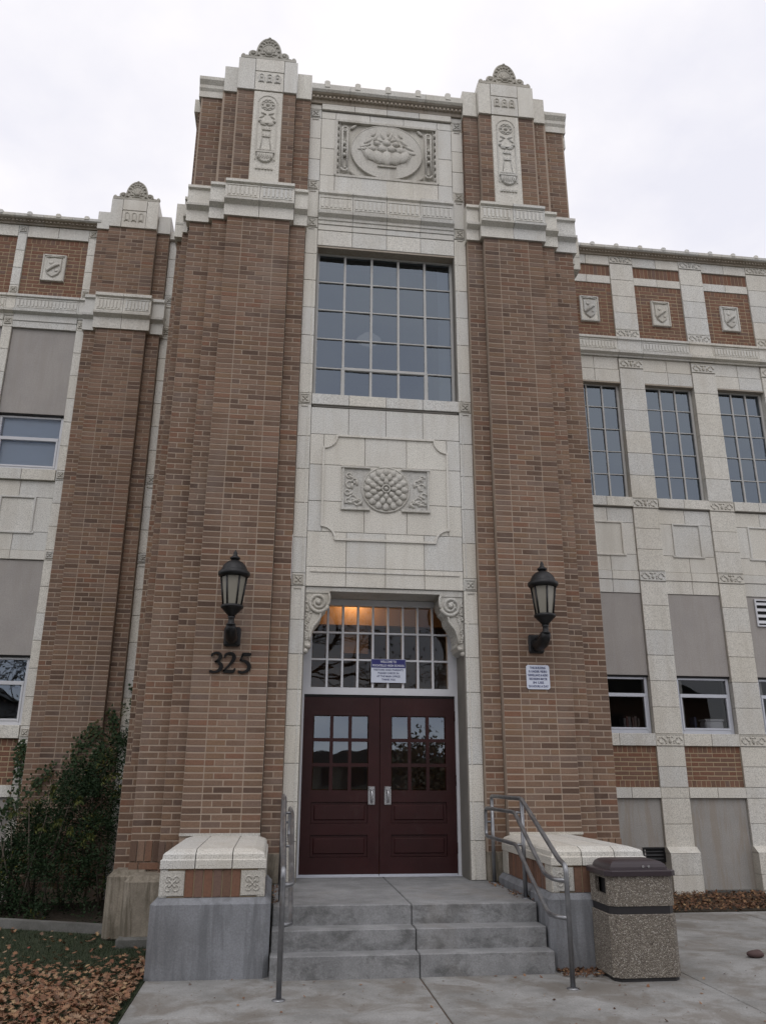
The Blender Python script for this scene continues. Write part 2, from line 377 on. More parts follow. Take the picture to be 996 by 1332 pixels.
def blk(parent, x0, x1, z0, z1, y, dep=.12, mat='terracotta', name='terracotta_block', gap=.0027, ch=.004):
    """one bevelled block with its front at y; same-sized blocks share a mesh"""
    w, h = round(x1-x0-2*gap, 4), round(z1-z0-2*gap, 4); key = (w, h, dep, mat, ch)
    if key not in BC:
        BC[key] = MB().block(-w/2, w/2, 0, dep, -h/2, h/2, ch).mesh(name, (0, 0, 0), mat)
    o = bpy.data.objects.new(name, BC[key]); COL.objects.link(o)
    return put(o, ((x0+x1)/2, y+random.uniform(-.0012, .0012), (z0+z1)/2), parent)
def grid(parent, xs, zs, y, dep=.12, **k):
    for a, c in zip(xs, xs[1:]):
        for e, g in zip(zs, zs[1:]): blk(parent, a, c, min(e, g), max(e, g), y, dep, **k)
def split(a, b, n): return [a+(b-a)*i/n for i in range(n+1)]

# ------------------------------------------------------------------ bricks
COURSE = .0700
class Bricks:
    def __init__(s): s.b = []
    def strip(s, x0, x1, yf, z0, z1, pats, dep=.1, side=0, n0=0):
        """side 0: faces -y.  side +1/-1: faces +x/-x, x0..x1 then run along y and yf is the x of the face"""
        n = max(1, round((z1-z0)/COURSE)); ch = (z1-z0)/n
        for i in range(n):
            p = pats[(i+n0) % len(pats)]; t = sum(p); x = x0
            for q in p:
                w = (x1-x0)*q/t; j = random.uniform(-.001, .001)
                a, c = x+.0062, x+w-.0062; jz = random.uniform(-.0012, .0012); zz = z0+i*ch+.008+jz
                h = ch-.0155+random.uniform(-.0015, .0015)
                if side == 0: s.b.append((a, c, yf+j, yf+dep, zz, zz+h, 0))
                elif side > 0: s.b.append((yf-dep, yf+j, a, c, zz, zz+h, 1))
                else: s.b.append((yf+j, yf+dep, a, c, zz, zz+h, 1))
                x += w
    def soldier(s, x0, x1, yf, z0, z1, dep=.1):
        n = max(1, round((x1-x0)/.0755)); w = (x1-x0)/n
        for i in range(n):
            s.b.append((x0+i*w+.005, x0+(i+1)*w-.005, yf+random.uniform(-.0015, .0015), yf+dep, z0+.005, z1-.005, 0))
    def build(s, parent, keep=300, mat='brick'):
        def score(q):
            c = Vector(((q[0]+q[1])/2, q[2], (q[4]+q[5])/2)); d = c-Vector((CX, CY, CZ)); t = d.dot(fw)
            sx = d.dot(rr)/t*FPX; sy = d.dot(uu)/t*FPX
            if abs(sx) > 500 or abs(sy) > 668: return 0
            if q[6]: return 0
            return (q[1]-q[0])*(q[5]-q[4])*(-d.y)/(d.length**3) * -1
        L = sorted(s.b, key=score, reverse=True) if keep else s.b
        ind, rest = L[:keep], L[keep:]
        for q in ind:
            w = round(q[1]-q[0], 3); h = round(q[5]-q[4], 3); key = ('brick', w, h, round(q[3]-q[2], 2), mat)
            if key not in BC: BC[key] = MB().block(-w/2, w/2, 0, key[3], -h/2, h/2, .002).mesh('brick', (0, 0, 0), mat)
            o = bpy.data.objects.new('brick', BC[key]); COL.objects.link(o); put(o, ((q[0]+q[1])/2, q[2], (q[4]+q[5])/2), parent)
        if rest:
            m = MB()
            for q in rest: m.box(*q[:6], val=random.uniform(.01, 1))
            m.build('brickwork', mat, parent, True, kind='stuff')
HALF = [[1], [.5, .5]]
ONEH = [[1, .5], [.5, 1]]
RUN2 = [[1, 1], [.5, 1, .5]]
CPAT = [[1, .5, 1, .5, 1], [1, 1, 1, 1]]
# ================================================================== THE BUILDING
XI, XO, C1, C2, B2, A2 = .975, 1.147, 1.366, 2.215, 2.425, 2.740
YC, YB, YA, YE = -.2, -.1, 0., .26
YD, YW = .4955, 2.54
bld = thing('school_building', 'brown brick and pale terracotta school building with a tall entrance tower', 'building', (0, 0, 0))
TC = 'terracotta'; TV = 'terracotta_carved'

def cornice_prof(y, z0, z1):
    """fascia, drip mould, fluted band and ledge; y is the wall face, z0..z1 the height"""
    h = z1-z0
    return [(y+.12, z0), (y-.03, z0), (y-.03, z0+.30*h), (y-.045, z0+.315*h), (y-.105, z0+.37*h), (y-.11, z0+.425*h), (y-.06, z0+.455*h),
            (y-.05, z0+.48*h), (y-.05, z0+.87*h), (y-.085, z0+.895*h), (y-.085, z0+.965*h), (y-.06, z0+h), (y+.12, z0+h)]
def flutes(parent, x0, x1, y, z0, z1, pitch=.052):
    n = max(2, int((x1-x0)/pitch)); m = MB(); p = (x1-x0)/n
    for i in range(n):
        x = x0+(i+.5)*p; a = p*.27
        m.prism([(x-a, z0), (x+a, z0), (x+a, z1-a), (x+a*.6, z1-a*.25), (x, z1), (x-a*.6, z1-a*.25), (x-a, z1-a)], y-.014, y+.01)
    # thin fillets above and below
    m.box(x0, x1, y-.010, y+.01, z1+.012, z1+.026); m.box(x0, x1, y-.010, y+.01, z0-.024, z0-.010)
    m.build('fluting', TC, parent)
def cornice_piece(parent, x0, x1, y, z0, z1, fl=True, name='cornice_block'):
    MB().profile(x0+.003, x1-.003, cornice_prof(y, z0, z1)).build(name, TC, parent)
    if fl:
        h = z1-z0; flutes(parent, x0+.03, x1-.03, y-.05, z0+.56*h, z0+.80*h)
def rosette(parent, x, z, y, s, tall=1.):
    m = MB(); m.block(x-s, x+s, y-.006, y+.06, z-s*tall, z+s*tall, .004)
    for k in range(4):
        a = pi/4+k*pi/2; m.ball((x+cos(a)*s*.45, y-.008, z+sin(a)*s*.45*tall), s*.34, .016, s*.17, 8, 4, a)
    m.ball((x, y-.008, z), s*.2, .02, s*.2, 8, 4)
    for sx in (-1, 1): m.box(x+sx*s*.82-.005, x+sx*s*.82+.005, y-.014, y, z-s*.8*tall, z+s*.8*tall)
    for sz in (-1, 1): m.box(x-s*.8, x+s*.8, y-.014, y, z+sz*s*.82*tall-.005, z+sz*s*.82*tall+.005)
    m.build('rosette_tile', TV, parent)
def crest(x, y, z, w, h, parent):
    m = MB(); hw = w*.225
    og = lambda t, k=1.: (x+k*hw*cos(t)*(1 if abs(cos(t)) > .0 else 1), z+h*.06+k*h*.88*(sin(t)**.8 if sin(t) > 0 else 0))
    m.box(x-w*.49, x+w*.49, y-.012, y+.22, z-.002, z+h*.085)
    arc_ = [pi*k/22 for k in range(23)]
    m.prism([og(t) for t in arc_], y+.025, y+.2, .02)
    m.tube([(og(t)[0], y+.03, og(t)[1]) for t in arc_], hw*.10, 6); m.tube([(og(t, .74)[0], y+.026, og(t, .74)[1]) for t in arc_], hw*.05, 5)
    for k in range(11):
        t = pi*(k+.5)/11; p = og(t, .87); m.ball((p[0], y+.022, p[1]), hw*.10, .022, hw*.13, 7, 4, t-pi/2)
    for k in range(9):
        t = pi*(k+.5)/9; p = og(t, .46); m.ball((p[0], y+.026, p[1]), hw*.30, .022, hw*.085, 8, 4, atan2(p[1]-z-h*.3, p[0]-x))
    m.ball((x, y+.02, z+h*.34), hw*.26, .035, hw*.26, 10, 6); m.torus((x, y+.022, z+h*.34), hw*.34, hw*.07, 14, 5)
    m.ball((x, y+.05, z+h*.965), hw*.17, .05, h*.05, 8, 5)
    for s in (-1, 1):
        m.torus((x+s*w*.285, y+.01, z+h*.21), h*.105, h*.05, 14, 6); m.ball((x+s*w*.285, y+.005, z+h*.21), h*.06, .03, h*.06)
        m.prism([(x+s*w*q, z+h*e) for q, e in (((.20, .05), (.46, .05), (.46, .10), (.40, .12), (.34, .20), (.28, .30), (.20, .34)) if s > 0 else ((.46, .05), (.20, .05), (.20, .34), (.28, .30), (.34, .20), (.40, .12), (.46, .10)))], y+.035, y+.18, .008)
        m.tube([(x+s*w*(.225+.20*t), y+.035, z+h*(.34-.30*t+.08*t*t)) for t in (0, .25, .5, .75, 1.)], [h*.05, h*.05, h*.045, h*.04, h*.03], 7)
        m.torus((x+s*w*.395, y+.03, z+h*.135), h*.045, h*.026, 12, 5)
        m.lathe([(h*.06, 0), (h*.075, h*.04), (h*.088, h*.10), (h*.07, h*.16), (h*.03, h*.21)], (x+s*w*.462, y+.05, z+h*.07), 10)
    return m.build('finial', 'terracotta_weathered', parent)

# ---------------------------------------------------------------- tower piers
for S in (-1, 1):
    def X(a, c): return (a, c) if S > 0 else (-c, -a)
    pier = MB(); E2, F2, G2 = (2.865, 2.96, 2.925) if S < 0 else (2.79, 2.83, 2.80)
    g = .0035
    for (a, c, y, z0, z1) in ((C1, C2, YC, .5, 8.9), (XO, C1, YB, .5, 8.9), (C2, B2, YB, .5, 8.9), (B2, A2, YA, .5, 8.9), (A2-.05, E2, YE, .5, 8.9), (2.6, F2, .46, .5, 8.9),
                             (C1, C2, YC, 9.3, 11.1), (XO, C1, YB, 9.3, 11.1), (C2, B2, YB, 9.3, 11.1), (B2, A2, YA, 9.3, 11.05), (A2-.05, 2.81, YE, 9.3, 11.0)):
        x0, x1 = X(a, c); pier.box(x0+g, x1-g, y+g, y+.6 if y < .2 else 2.7, z0, z1)
    x0, x1 = X(A2-.05, G2); pier.box(x0+g, x1-g, YE-.06+g, YE+.2, .5, 1.70)
    for z0, z1 in ((.5, 8.9), (9.3, 11.0)): x0, x1 = X(XO+.005, 2.70); pier.box(x0, x1, .105, 2.6, z0, z1)
    label = ('brick pier of the tower with the black number 325 on it' if S < 0 else 'brick pier of the tower with the small white notice on it')
    pr = pier.build('brick_pier', 'mortar', bld, label=label)
    B = Bricks()
    zb, zt = 1.0, 8.85
    x0, x1 = X(C1, C2); B.strip(x0, x1, YC, .99, zt, CPAT)
    x0, x1 = X(XO, C1); B.strip(x0, x1, YB, .80, zt, HALF)
    x0, x1 = X(C2, B2); B.strip(x0, x1, YB, zb-.07, zt, HALF); B.soldier(x0-.004, x1+.004, YB-.02, .72, .93); B.strip(x0, x1, YB-.02, .55, .72, HALF, .12)
    x0, x1 = X(B2, A2); B.strip(x0, x1, YA, zb-.07, zt, ONEH); B.soldier(x0, x1+.004, YA-.02, .72, .93); B.strip(x0, x1, YA-.02, .55, .72, ONEH, .12)
    x0, x1 = X(A2-.05, E2); B.strip(x0, x1, YE, 1.70, zt, HALF)
    x0, x1 = X(A2-.05, G2); B.strip(x0, x1, YE-.06, .55, 1.70, HALF)
    xs = S*F2; B.strip(.475, 2.54, xs, .55, zt, [[1]*10, [.5]+[1]*9+[.5]], .1, S); x0, x1 = X(E2, F2); B.strip(x0, x1, .46, .55, zt, HALF, .06)
    B.strip(.205, .36, S*G2, .55, 1.70, HALF, .06, S)
    # above the cornice
    x0, x1 = X(C1, 1.549); B.strip(x0, x1, YC, 9.42, 11.05, HALF)
    x0, x1 = X(1.967, C2-.02); B.strip(x0, x1, YC, 9.42, 11.05, HALF)
    x0, x1 = X(XO-.01, C1); B.strip(x0, x1, YB, 9.42, 11.07, HALF)
    x0, x1 = X(C2-.02, B2-.03); B.strip(x0, x1, YB, 9.42, 11.07, HALF)
    x0, x1 = X(B2-.03, A2-.02); B.strip(x0, x1, YA, 9.42, 11.04, ONEH)
    x0, x1 = X(A2-.08, 2.81); B.strip(x0, x1, YE, 9.42, 11.0, HALF)
    B.strip(.3, 2.6, S*2.81, 9.42, 11.0, [[1]*10, [.5]+[1]*9+[.5]], .1, S)
    B.build(pr, 300)
    # cornice around the pier
    co = thing('pier_cornice', None, None, (S*1.9, -.2, 8.85), parent=bld)
    cm = (C1+C2)/2
    for a, c, y, fl in ((C1-.05, cm, YC, 1), (cm, C2+.05, YC, 1), (XO-.02, C1-.05, YB, 0), (C2+.05, B2+.05, YB, 0), (B2+.05, A2+.05, YA, 0), (A2+.05, 2.86, YE, 0), (2.86, 2.99, .46, 0)):
        x0, x1 = X(a, c); cornice_piece(co, x0, x1, y, 8.85, 9.43, fl)
    x0, x1 = X(2.80, 2.99); MB().box(x0, x1, .36, 2.54, 8.86, 9.42).build('cornice_block', TC, co)
    # caps
    cap = thing('pier_cap', None, None, (S*1.79, -.2, 11.04), parent=bld)
    for a, c in ((C1-.012, 1.549), (1.967, C2+.0)):
        x0, x1 = X(a, c); blk(cap, x0, x1, 11.05, 11.63, YC-.03, .34)
    x0, x1 = X(1.549, 1.967); xm = (x0+x1)/2
    blk(cap, x0, x1, 11.05, 11.40, YC-.028, .34); blk(cap, x0, x1, 11.40, 11.63, YC-.034, .34)
    m = MB()
    for k in (-1, 0, 1):
        xx = xm+k*.115; m.torus((xx, YC-.030, 11.315), .033, .010, 10, 5, 0, pi); 
        for q in (-1, 1): m.box(xx+q*.033-.009, xx+q*.033+.009, YC-.042, YC-.02, 11.20, 11.315)
        m.ball((xx, YC-.03, 11.22), .03, .018, .022); m.ball((xx, YC-.03, 11.29), .018, .014, .022)
    m.build('carved_arches', TV, cap)
    for a, c in ((XO-.012, C1-.012), (C2, B2-.01)):
        x0, x1 = X(a, c); blk(cap, x0, x1, 11.07, 11.535, YB-.03, .34)
    x0, x1 = X(B2-.01, A2+.03)
    MB().profile(x0, x1, [(YA+.2, 11.03), (YA-.02, 11.03), (YA-.025, 11.13), (YA-.05, 11.17), (YA-.055, 11.22), (YA-.10, 11.28), (YA-.105, 11.33), (YA-.07, 11.35), (YA+.2, 11.35)]).build('cap_moulding', TC, cap)
    x0, x1 = X(A2-.03, 2.86); MB().box(x0, x1, .24, 2.6, 10.99, 11.22).build('cap_moulding', TC, cap)
    crest(S*1.79, YC-.02, 11.63, .80, .455, cap)
    # urn panel
    x0, x1 = X(1.549, 1.967); xm = (x0+x1)/2; y = YC-.018
    up = MB().block(x0+.004, x1-.004, y, y+.2, 9.43, 11.04, .005).build('urn_panel', TC, bld)
    m = MB(); hw = .135
    m.torus((xm, y, 10.83), hw, .010, 14, 5, 0, pi)
    for q in (-1, 1): m.box(xm+q*hw-.008, xm+q*hw+.008, y-.012, y+.01, 9.82, 10.83)
    for rr_ in (.095, .06): m.torus((xm, y, 10.80), rr_, .011, 18, 5)
    for k in range(8): a = k*pi/4; m.ball((xm+cos(a)*.078, y, 10.80+sin(a)*.078), .026, .022, .016, 8, 4, a)
    m.ball((xm, y, 10.80), .032, .03, .032)
    for q in (-1, 1):
        m.ball((xm+q*.055, y, 10.64), .05, .022, .018, 8, 4, q*.5); m.ball((xm+q*.10, y, 10.50), .028, .03, .028); m.ball((xm+q*.075, y, 10.58), .05, .02, .016, 8, 4, -q*.7)
        m.ball((xm+q*.05, y, 10.44), .05, .024, .02, 8, 4, q*.2)
    m.box(xm-.095, xm+.095, y-.02, y, 10.452, 10.475)
    for zz in (10.34, 10.22): m.box(xm-.06, xm+.06, y-.016, y, zz, zz+.018); [m.ball((xm+d*.02, y, zz+.035), .012, .014, .02, 6, 4) for d in (-2, 0, 2)]
    for q in (-1, 1): m.tube([(xm+q*.07, y, 10.40), (xm+q*.05, y-.004, 10.2), (xm+q*.075, y, 10.0)], .007, 5)
    m.prism([(xm-.12, 9.93), (xm-.11, 9.86), (xm-.075, 9.80), (xm-.03, 9.775), (xm+.03, 9.775), (xm+.075, 9.80), (xm+.11, 9.86), (xm+.12, 9.93)], y-.03, y+.01, .012)
    m.box(xm-.13, xm+.13, y-.036, y, 9.93, 9.955)
    for k in range(-3, 4): m.ball((xm+k*.03, y-.03, 9.865), .012, .014, .055, 6, 5, k*.14)
    for k in range(5): m.ball((xm+(k-2)*.045, y-.01, 9.985), .022, .02, .03)
    for k in range(6): m.box(xm-.125+k*.043, xm-.095+k*.043, y-.018, y, 9.655, 9.69)
    m.build('urn_relief', TV, up)
    # pale base block under the inner pier strip
    x0, x1 = X(XO, C1-.004); blk(bld, x0, x1, .5, .80, YB-.015, .2, 'plinth_concrete', 'base_block')
# tower body, roof
MB().box(-2.7, 2.7, .75, 2.9, 8.9, 11.0).build('tower_wall', 'mortar', bld)
MB().box(-2.75, 2.75, .05, 2.9, 11.0, 11.06).build('tower_roof', 'roof', bld)

# ---------------------------------------------------------------- entrance bay
bay = thing('entrance_bay', None, None, (0, 0, .5), parent=bld)
MB().box(-XO+.01, -XI+.012, .012, 1.0, .5, 11.2).build('bay_backing', 'grout', bay)
MB().box(XI-.012, XO-.01, .012, 1.0, .5, 11.2).build('bay_backing', 'grout', bay)
MB().box(-XI, XI, .012, .5, 3.775, 6.32).build('bay_backing', 'grout', bay)
MB().box(-XI, XI, .012, .5, 8.66, 9.865).build('bay_backing', 'grout', bay); MB().box(-XI, XI, .012, .5, 10.855, 11.2).build('bay_backing', 'grout', bay); MB().box(-XI, -.752, .012, .5, 9.865, 10.855).build('bay_backing', 'grout', bay); MB().box(.752, XI, .012, .5, 9.865, 10.855).build('bay_backing', 'grout', bay); MB().box(-.75, .75, .11, .5, 9.865, 10.855).build('bay_backing', 'grout', bay)
# side trims: stacked blocks that also line the reveals
ros = [3.855, 6.275, 9.02, 9.66, 10.95]
def trims(z0, z1, n, y=0.):
    for a, c in ((-XO, -XI), (XI, XO)): grid(bay, [a, c], split(z0, z1, n), y, .42)
trims(.5, 3.775, 8); trims(3.935, 6.195, 5); trims(6.355, 8.93, 6); trims(9.11, 9.58, 1); trims(9.74, 10.87, 3); trims(11.03, 11.12, 1)
for z in ros:
    for a, c in ((-XO, -XI), (XI, XO)):
        blk(bay, a, c, z-.08 if z < 6 or z > 6.3 else z-.08, z+.08 if z != 8.93 else z, 0, .42)
        rosette(bay, (a+c)/2, z, -.002, .066)
        MB().box((a+c)/2-.045, (a+c)/2+.045, -.010, .002, z-.115, z-.100).build('incised_bar', TV, bay)
# raised fillet along the inner side of the trims
for S in (-1, 1):
    x = S*(XI+.04); MB().box(x-.006, x+.006, -.010, .004, .52, 3.74).build('fillet', TC, bay); MB().box(x-.006, x+.006, -.010, .004, 3.96, 6.17).build('fillet', TC, bay); MB().box(x-.006, x+.006, -.010, .004, 6.37, 8.9).build('fillet', TC, bay)
# spandrel between the big window and the doors
q4 = split(-XI, XI, 4)
q3 = [-XI, -.80, -.27, .27, .80, XI]
grid(bay, q4, [6.19, 6.345], -.025, .3)                     # sill
MB().box(-XI+.02, XI-.02, -.004, .02, 6.165, 6.185).build('sill_shadow_gap', 'grout', bay)
grid(bay, q4, [6.16, 5.78], 0); grid(bay, q3, [5.78, 5.36, 4.87, 4.47], 0); grid(bay, q4, [4.47, 4.02, 3.775], 0, .3)
for k in range(4): MB().box(q4[k]+(.05 if k == 0 else .004), q4[k+1]-(.05 if k == 3 else .004), -.014, .003, 3.955, 3.972).build('moulding_bar', TC, bay)
# notched frame
def sweep_frame(pts, w, y, d, name, parent, mat=TC):
    m = MB(); n = len(pts)
    for i in range(n):
        a, c = Vector(pts[i]), Vector(pts[(i+1) % n]); t = (c-a).normalized(); nn = Vector((-t.y, t.x))*w; e = t*w*.5
        a2, c2 = a-e, c+e
        p = [a2-nn, c2-nn, c2+nn, a2+nn]; m.prism([(v.x, v.y) for v in p], y-d+random.uniform(0, .0008), y+.01, w*.45)
    return m.build(name, mat, parent)
fx, fz0, fz1, nr = .80, 4.375, 5.765, .17
arc = lambda cx, cz, a0, a1: [(cx+nr*cos(a0+(a1-a0)*k/6), cz+nr*sin(a0+(a1-a0)*k/6)) for k in range(7)]
pts = arc(-fx, fz0, pi/2, 0)+arc(fx, fz0, pi, pi/2)+arc(fx, fz1, -pi/2, -pi)+arc(-fx, fz1, 0, -pi/2)
sweep_frame(pts, .013, 0, .022, 'notched_frame', bay)
# medallion
med = MB(); zc = 5.055
med.prism([(-.535, 4.79), (.535, 4.79), (.535, 5.32), (-.535, 5.32)], -.004, .02)
md = med.build('medallion_panel', TV, bld)
m = MB()
for s in (-1, 1):
    m.box(s*.545-.012, s*.545+.012, -.026, 0, 4.79, 5.32)
    for z in (4.775, 5.335): m.bevbox(min(s*.20, s*.57), max(s*.20, s*.57), -.034, 0, z-.014, z+.014, .005)
    for k, (dx, dz) in enumerate(((.47, .17), (.46, .05), (.49, -.06), (.42, -.14), (.40, .10), (.36, -.18), (.48, -.17))):
        m.torus((s*dx, -.006, zc+dz), .045 if k % 2 else .032, .013, 12, 5, 0, pi*1.6); m.ball((s*(dx-.03), -.006, zc+dz-.02), .05, .02, .02, 8, 4, s*(.6+k))
    m.tube([(s*.52, -.006, zc-.2), (s*.44, -.012, zc-.19), (s*.36, -.012, zc-.15), (s*.30, -.006, zc-.22)], .014, 6)
m.torus((0, -.006, zc), .298, .016, 36, 6)
m.lathe([(.298, 0), (.29, .014), (.1, .03)], (0, 0, zc), 30, axis='y')
for R_, n_, a_, b_, yy in ((.235, 16, .055, .042, -.022), (.165, 12, .052, .036, -.034), (.10, 8, .045, .03, -.042)):
    for k in range(n_): a = 2*pi*(k+.5*(n_ % 8 == 4))/n_; m.ball((R_*cos(a), yy, zc+R_*sin(a)), a_, .022, b_, 8, 5, a)
m.torus((0, -.05, zc), .05, .012, 16, 5); m.ball((0, -.05, zc), .026, .02, .026)
m.build('medallion_relief', TV, md)
# lintel, frieze over the big window
grid(bay, q4, [8.645, 8.895], -.004, .3); grid(bay, q4, [8.905, 9.0], 0); 
for a, c in zip(q4, q4[1:]):
    MB().profile(a+.003, c-.003, [(.1, 9.0), (-.012, 9.0), (-.014, 9.05), (-.03, 9.06), (-.03, 9.10), (-.085, 9.135), (-.095, 9.18), (-.05, 9.21), (-.03, 9.23), (-.03, 9.48), (-.06, 9.50), (-.06, 9.545), (-.03, 9.56), (.1, 9.56)]).build('frieze_block', TC, bay)
    flutes(bay, a+.02, c-.02, -.03, 9.27, 9.42, .058)
# the panel above and its parapet
grid(bay, [-XI, -.76, .76, XI], [9.56, 9.85], 0); grid(bay, [-XI, -.76], [9.85, 10.33, 10.87], 0); grid(bay, [.76, XI], [9.85, 10.33, 10.87], 0)
for a, c in zip(split(-.76, .76, 4), split(-.76, .76, 4)[1:]): blk(bay, a, c, 9.56, 9.855, -.002)
grid(bay, [-.76]+split(-.76, .76, 3)[1:], [10.865, 11.0], 0)
grid(bay, [-XI, -.76], [10.87, 11.0], 0); grid(bay, [.76, XI], [10.87, 11.0], 0)
MB().box(-XI, XI, .004, .02, 10.995, 11.02).build('shadow_gap', 'grout', bay)
grid(bay, split(-XI, XI, 4), [11.015, 11.125], -.03)
par = thing('parapet_coping', None, None, (0, 0, 11.12), parent=bld)
def coping(parent, x0, x1, y, z0, h, n, pitch, mat=TC):
    xs = split(x0, x1, n)
    for a, c in zip(xs, xs[1:]):
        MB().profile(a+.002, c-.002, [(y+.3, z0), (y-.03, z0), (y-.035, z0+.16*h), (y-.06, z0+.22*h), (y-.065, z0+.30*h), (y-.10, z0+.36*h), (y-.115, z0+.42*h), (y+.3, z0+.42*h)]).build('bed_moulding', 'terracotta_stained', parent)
        MB().profile(a+.003, c-.003, [(y+.3, z0+.424*h), (y-.12, z0+.424*h), (y-.145, z0+.52*h), (y-.15, z0+.80*h), (y-.10, z0+h), (y+.3, z0+h)]).build('coping_block', mat, parent)
    k = max(1, round((x1-x0)/pitch))
    for i in range(k):
        m = MB(); x = x0+(i+.5)*(x1-x0)/k
        m.prism([(x-.038, z0+.62*h), (x+.038, z0+.62*h), (x+.042, z0+h-.008), (x+.02, z0+h+.012), (x-.02, z0+h+.012), (x-.042, z0+h-.008)], y-.158, y-.02, .006); m.build('coping_knob', mat, parent)
    d = MB(); nd = int((x1-x0)/.06)
    for i in range(nd):
        x = x0+(i+.5)*(x1-x0)/nd; d.box(x-.014, x+.014, y-.088, y-.05, z0+.18*h, z0+.30*h)
    d.build('dentil_row', 'terracotta_stained', parent, kind='stuff')
coping(par, -XO+.01, XO-.01, 0, 11.125, .30, 4, .46)
# fruit bowl relief
rz0, rz1, rx = 9.865, 10.855, .752; cz = (rz0+rz1)/2
rl = MB().box(-rx, rx, .040, .10, rz0, rz1).build('relief_panel', TV, bld)
m = MB()
for s in (-1, 1): m.box(s*rx-.02, s*rx+.02, -.012, .05, rz0, rz1); m.box(s*rx-s*.055-.004, s*rx-s*.055+.004, .005, .05, rz0+.02, rz1-.02)
for z in (rz0, rz1): m.box(-rx, rx, -.014, .05, z-.018, z+.018)
m.prism([(.53*cos(a), cz+.485*sin(a)) for a in [2*pi*k/40 for k in range(40)]], -.002, .05, .012)
m.torus((0, .004, cz), .478, .013, 44, 6, sx=.523/.478)
for s in (-1, 1):
    xx = s*.615
    m.tube([(xx-s*.03, .0, rz0+.14), (xx-s*.03, 0, rz1-.12)], .016, 6); m.tube([(xx+s*.045, .0, rz0+.14), (xx+s*.045, 0, rz1-.12)], .016, 6)
    m.torus((xx+s*.008, 0, rz0+.14), .045, .018, 14, 6, pi, 2*pi); m.torus((xx+s*.008, 0, rz1-.14), .04, .016, 14, 6); m.ball((xx, 0, rz0+.15), .02, .02, .02)
    for dz in (-.11, 0, .1): m.ball((xx+s*.01, .01, cz+dz), .034, .03, .03, 8, 5, dz*5); m.ball((xx-s*.02, .01, cz+dz+.05), .025, .025, .02)
    for k in range(8): m.ball((s*(rx-.03), .0, rz0+.08+k*.115), .016, .02, .038, 6, 4)
    for dz, q in ((.42, 1), (-.42, -1)): m.ball((s*.50, .02, cz+dz), .07, .02, .025, 8, 4, s*q*-.8)
# bowl
for k, t in enumerate((-1., -.55, 0., .55, 1.)):
    m.ball((t*.245, -.004, cz-.125+.045*t*t), .105*(1-.22*abs(t)), .036, .135*(1-.12*abs(t)), 12, 7, -t*.62)
    for q in (-1, 1): m.tube([(t*.245+q*.085*(1-.22*abs(t))-t*.07*(1-v_)*0+t*.10*(v_-.3), -.030+.02*v_, cz-.02-.22*(1-v_)+.04*t*t) for v_ in (0., .35, .7, 1.)], .006, 4)
m.box(-.13, .13, -.026, 0, cz-.285, cz-.262)
for k in range(-5, 6): m.ball((k*.027, -.016, cz-.273), .010, .016, .010, 6, 4)
for x, z, r in ((-.22, .04, .062), (-.08, .05, .072), (.07, .06, .066), (.20, .04, .07), (-.15, .14, .055), (.0, .16, .062), (.14, .15, .055)):
    m.ball((x, -.002, cz+z), r, .034, r*.85, 10, 6)
for x, z, a, l in ((-.33, .08, .4, .09), (-.28, .17, .7, .09), (-.17, .24, 1.2, .08), (-.07, .29, 1.9, .085), (.05, .28, 1.2, .09), (.14, .25, 2.0, .08), (.25, .19, 2.4, .09), (.33, .10, 2.7, .09), (.02, .34, 1.5, .06), (-.37, .02, .15, .075), (.37, .01, 3., .075), (.31, .02, .5, .06), (-.30, .03, 2.5, .06), (-.20, .30, .9, .06), (.20, .31, 2.2, .06), (-.11, .20, 2.8, .06), (.09, .22, .5, .06)):
    m.ball((x, .0, cz+z), l, .022, .026, 8, 4, a)
for k in range(9): m.ball((-.25+.062*k, -.012, cz+.10+.05*sin(k*1.9)), .016, .024, .016, 6, 4)
m.build('fruit_bowl_relief', TV, rl)

# ---------------------------------------------------------------- big steel window
def steel_window(parent_name, x0, x1, z0, z1, y, nc, nr, frame=.04, bar=.016, glass='glass', vent=None, mat='window_steel'):
    w = thing(parent_name, None, None, ((x0+x1)/2, y, z0), parent=bld)
    m = MB()
    m.box(x0, x0+frame, y-.02, y+.05, z0, z1); m.box(x1-frame, x1, y-.02, y+.05, z0, z1); m.box(x0+frame, x1-frame, y-.02, y+.05, z0, z0+frame); m.box(x0+frame, x1-frame, y-.02, y+.05, z1-frame, z1)
    m.build('window_frame', mat, w)
    xs = split(x0+frame*.6, x1-frame*.6, nc); zs = split(z0+frame*.6, z1-frame*.6, nr)
    for x in xs[1:-1]: MB().bevbox(x-bar, x+bar, y-.016, y+.03, z0+frame, z1-frame, .005).build('glazing_bar', mat, w)
    for z in zs[1:-1]: MB().bevbox(x0+frame, x1-frame, y-.012, y+.027, z-bar*.55, z+bar*.55, .003).build('glazing_bar', mat, w)
    for i in range(nc):
        for j in range(nr):
            t = random.uniform(-.004, .004); u = random.uniform(-.005, .005); p = MB()
            a, c, e, g = xs[i]+bar*.5, xs[i+1]-bar*.5, zs[j]+bar*.4, zs[j+1]-bar*.4
            p.quad((a, y+.01-t, e-0), (c, y+.01+t, e), (c, y+.01+t+u, g), (a, y+.01-t+u, g)); p.build('pane', glass, w)
    return w, xs, zs
bw, xs, zs = steel_window('tower_window', -XI+.002, XI-.002, 6.345, 8.64, .17, 5, 5, .045, .017)
m = MB(); z = zs[1]
m.bevbox(xs[1]-.02, xs[4]+.02, .145, .2, z-.022, z+.022, .006); m.bevbox(xs[1]-.026, xs[1]+.026, .146, .2, zs[0]+.03, z-.01, .006); m.bevbox(xs[4]-.026, xs[4]+.026, .146, .2, zs[0]+.03, z-.01, .006)
m.build('vent_sash', 'window_steel', bw)
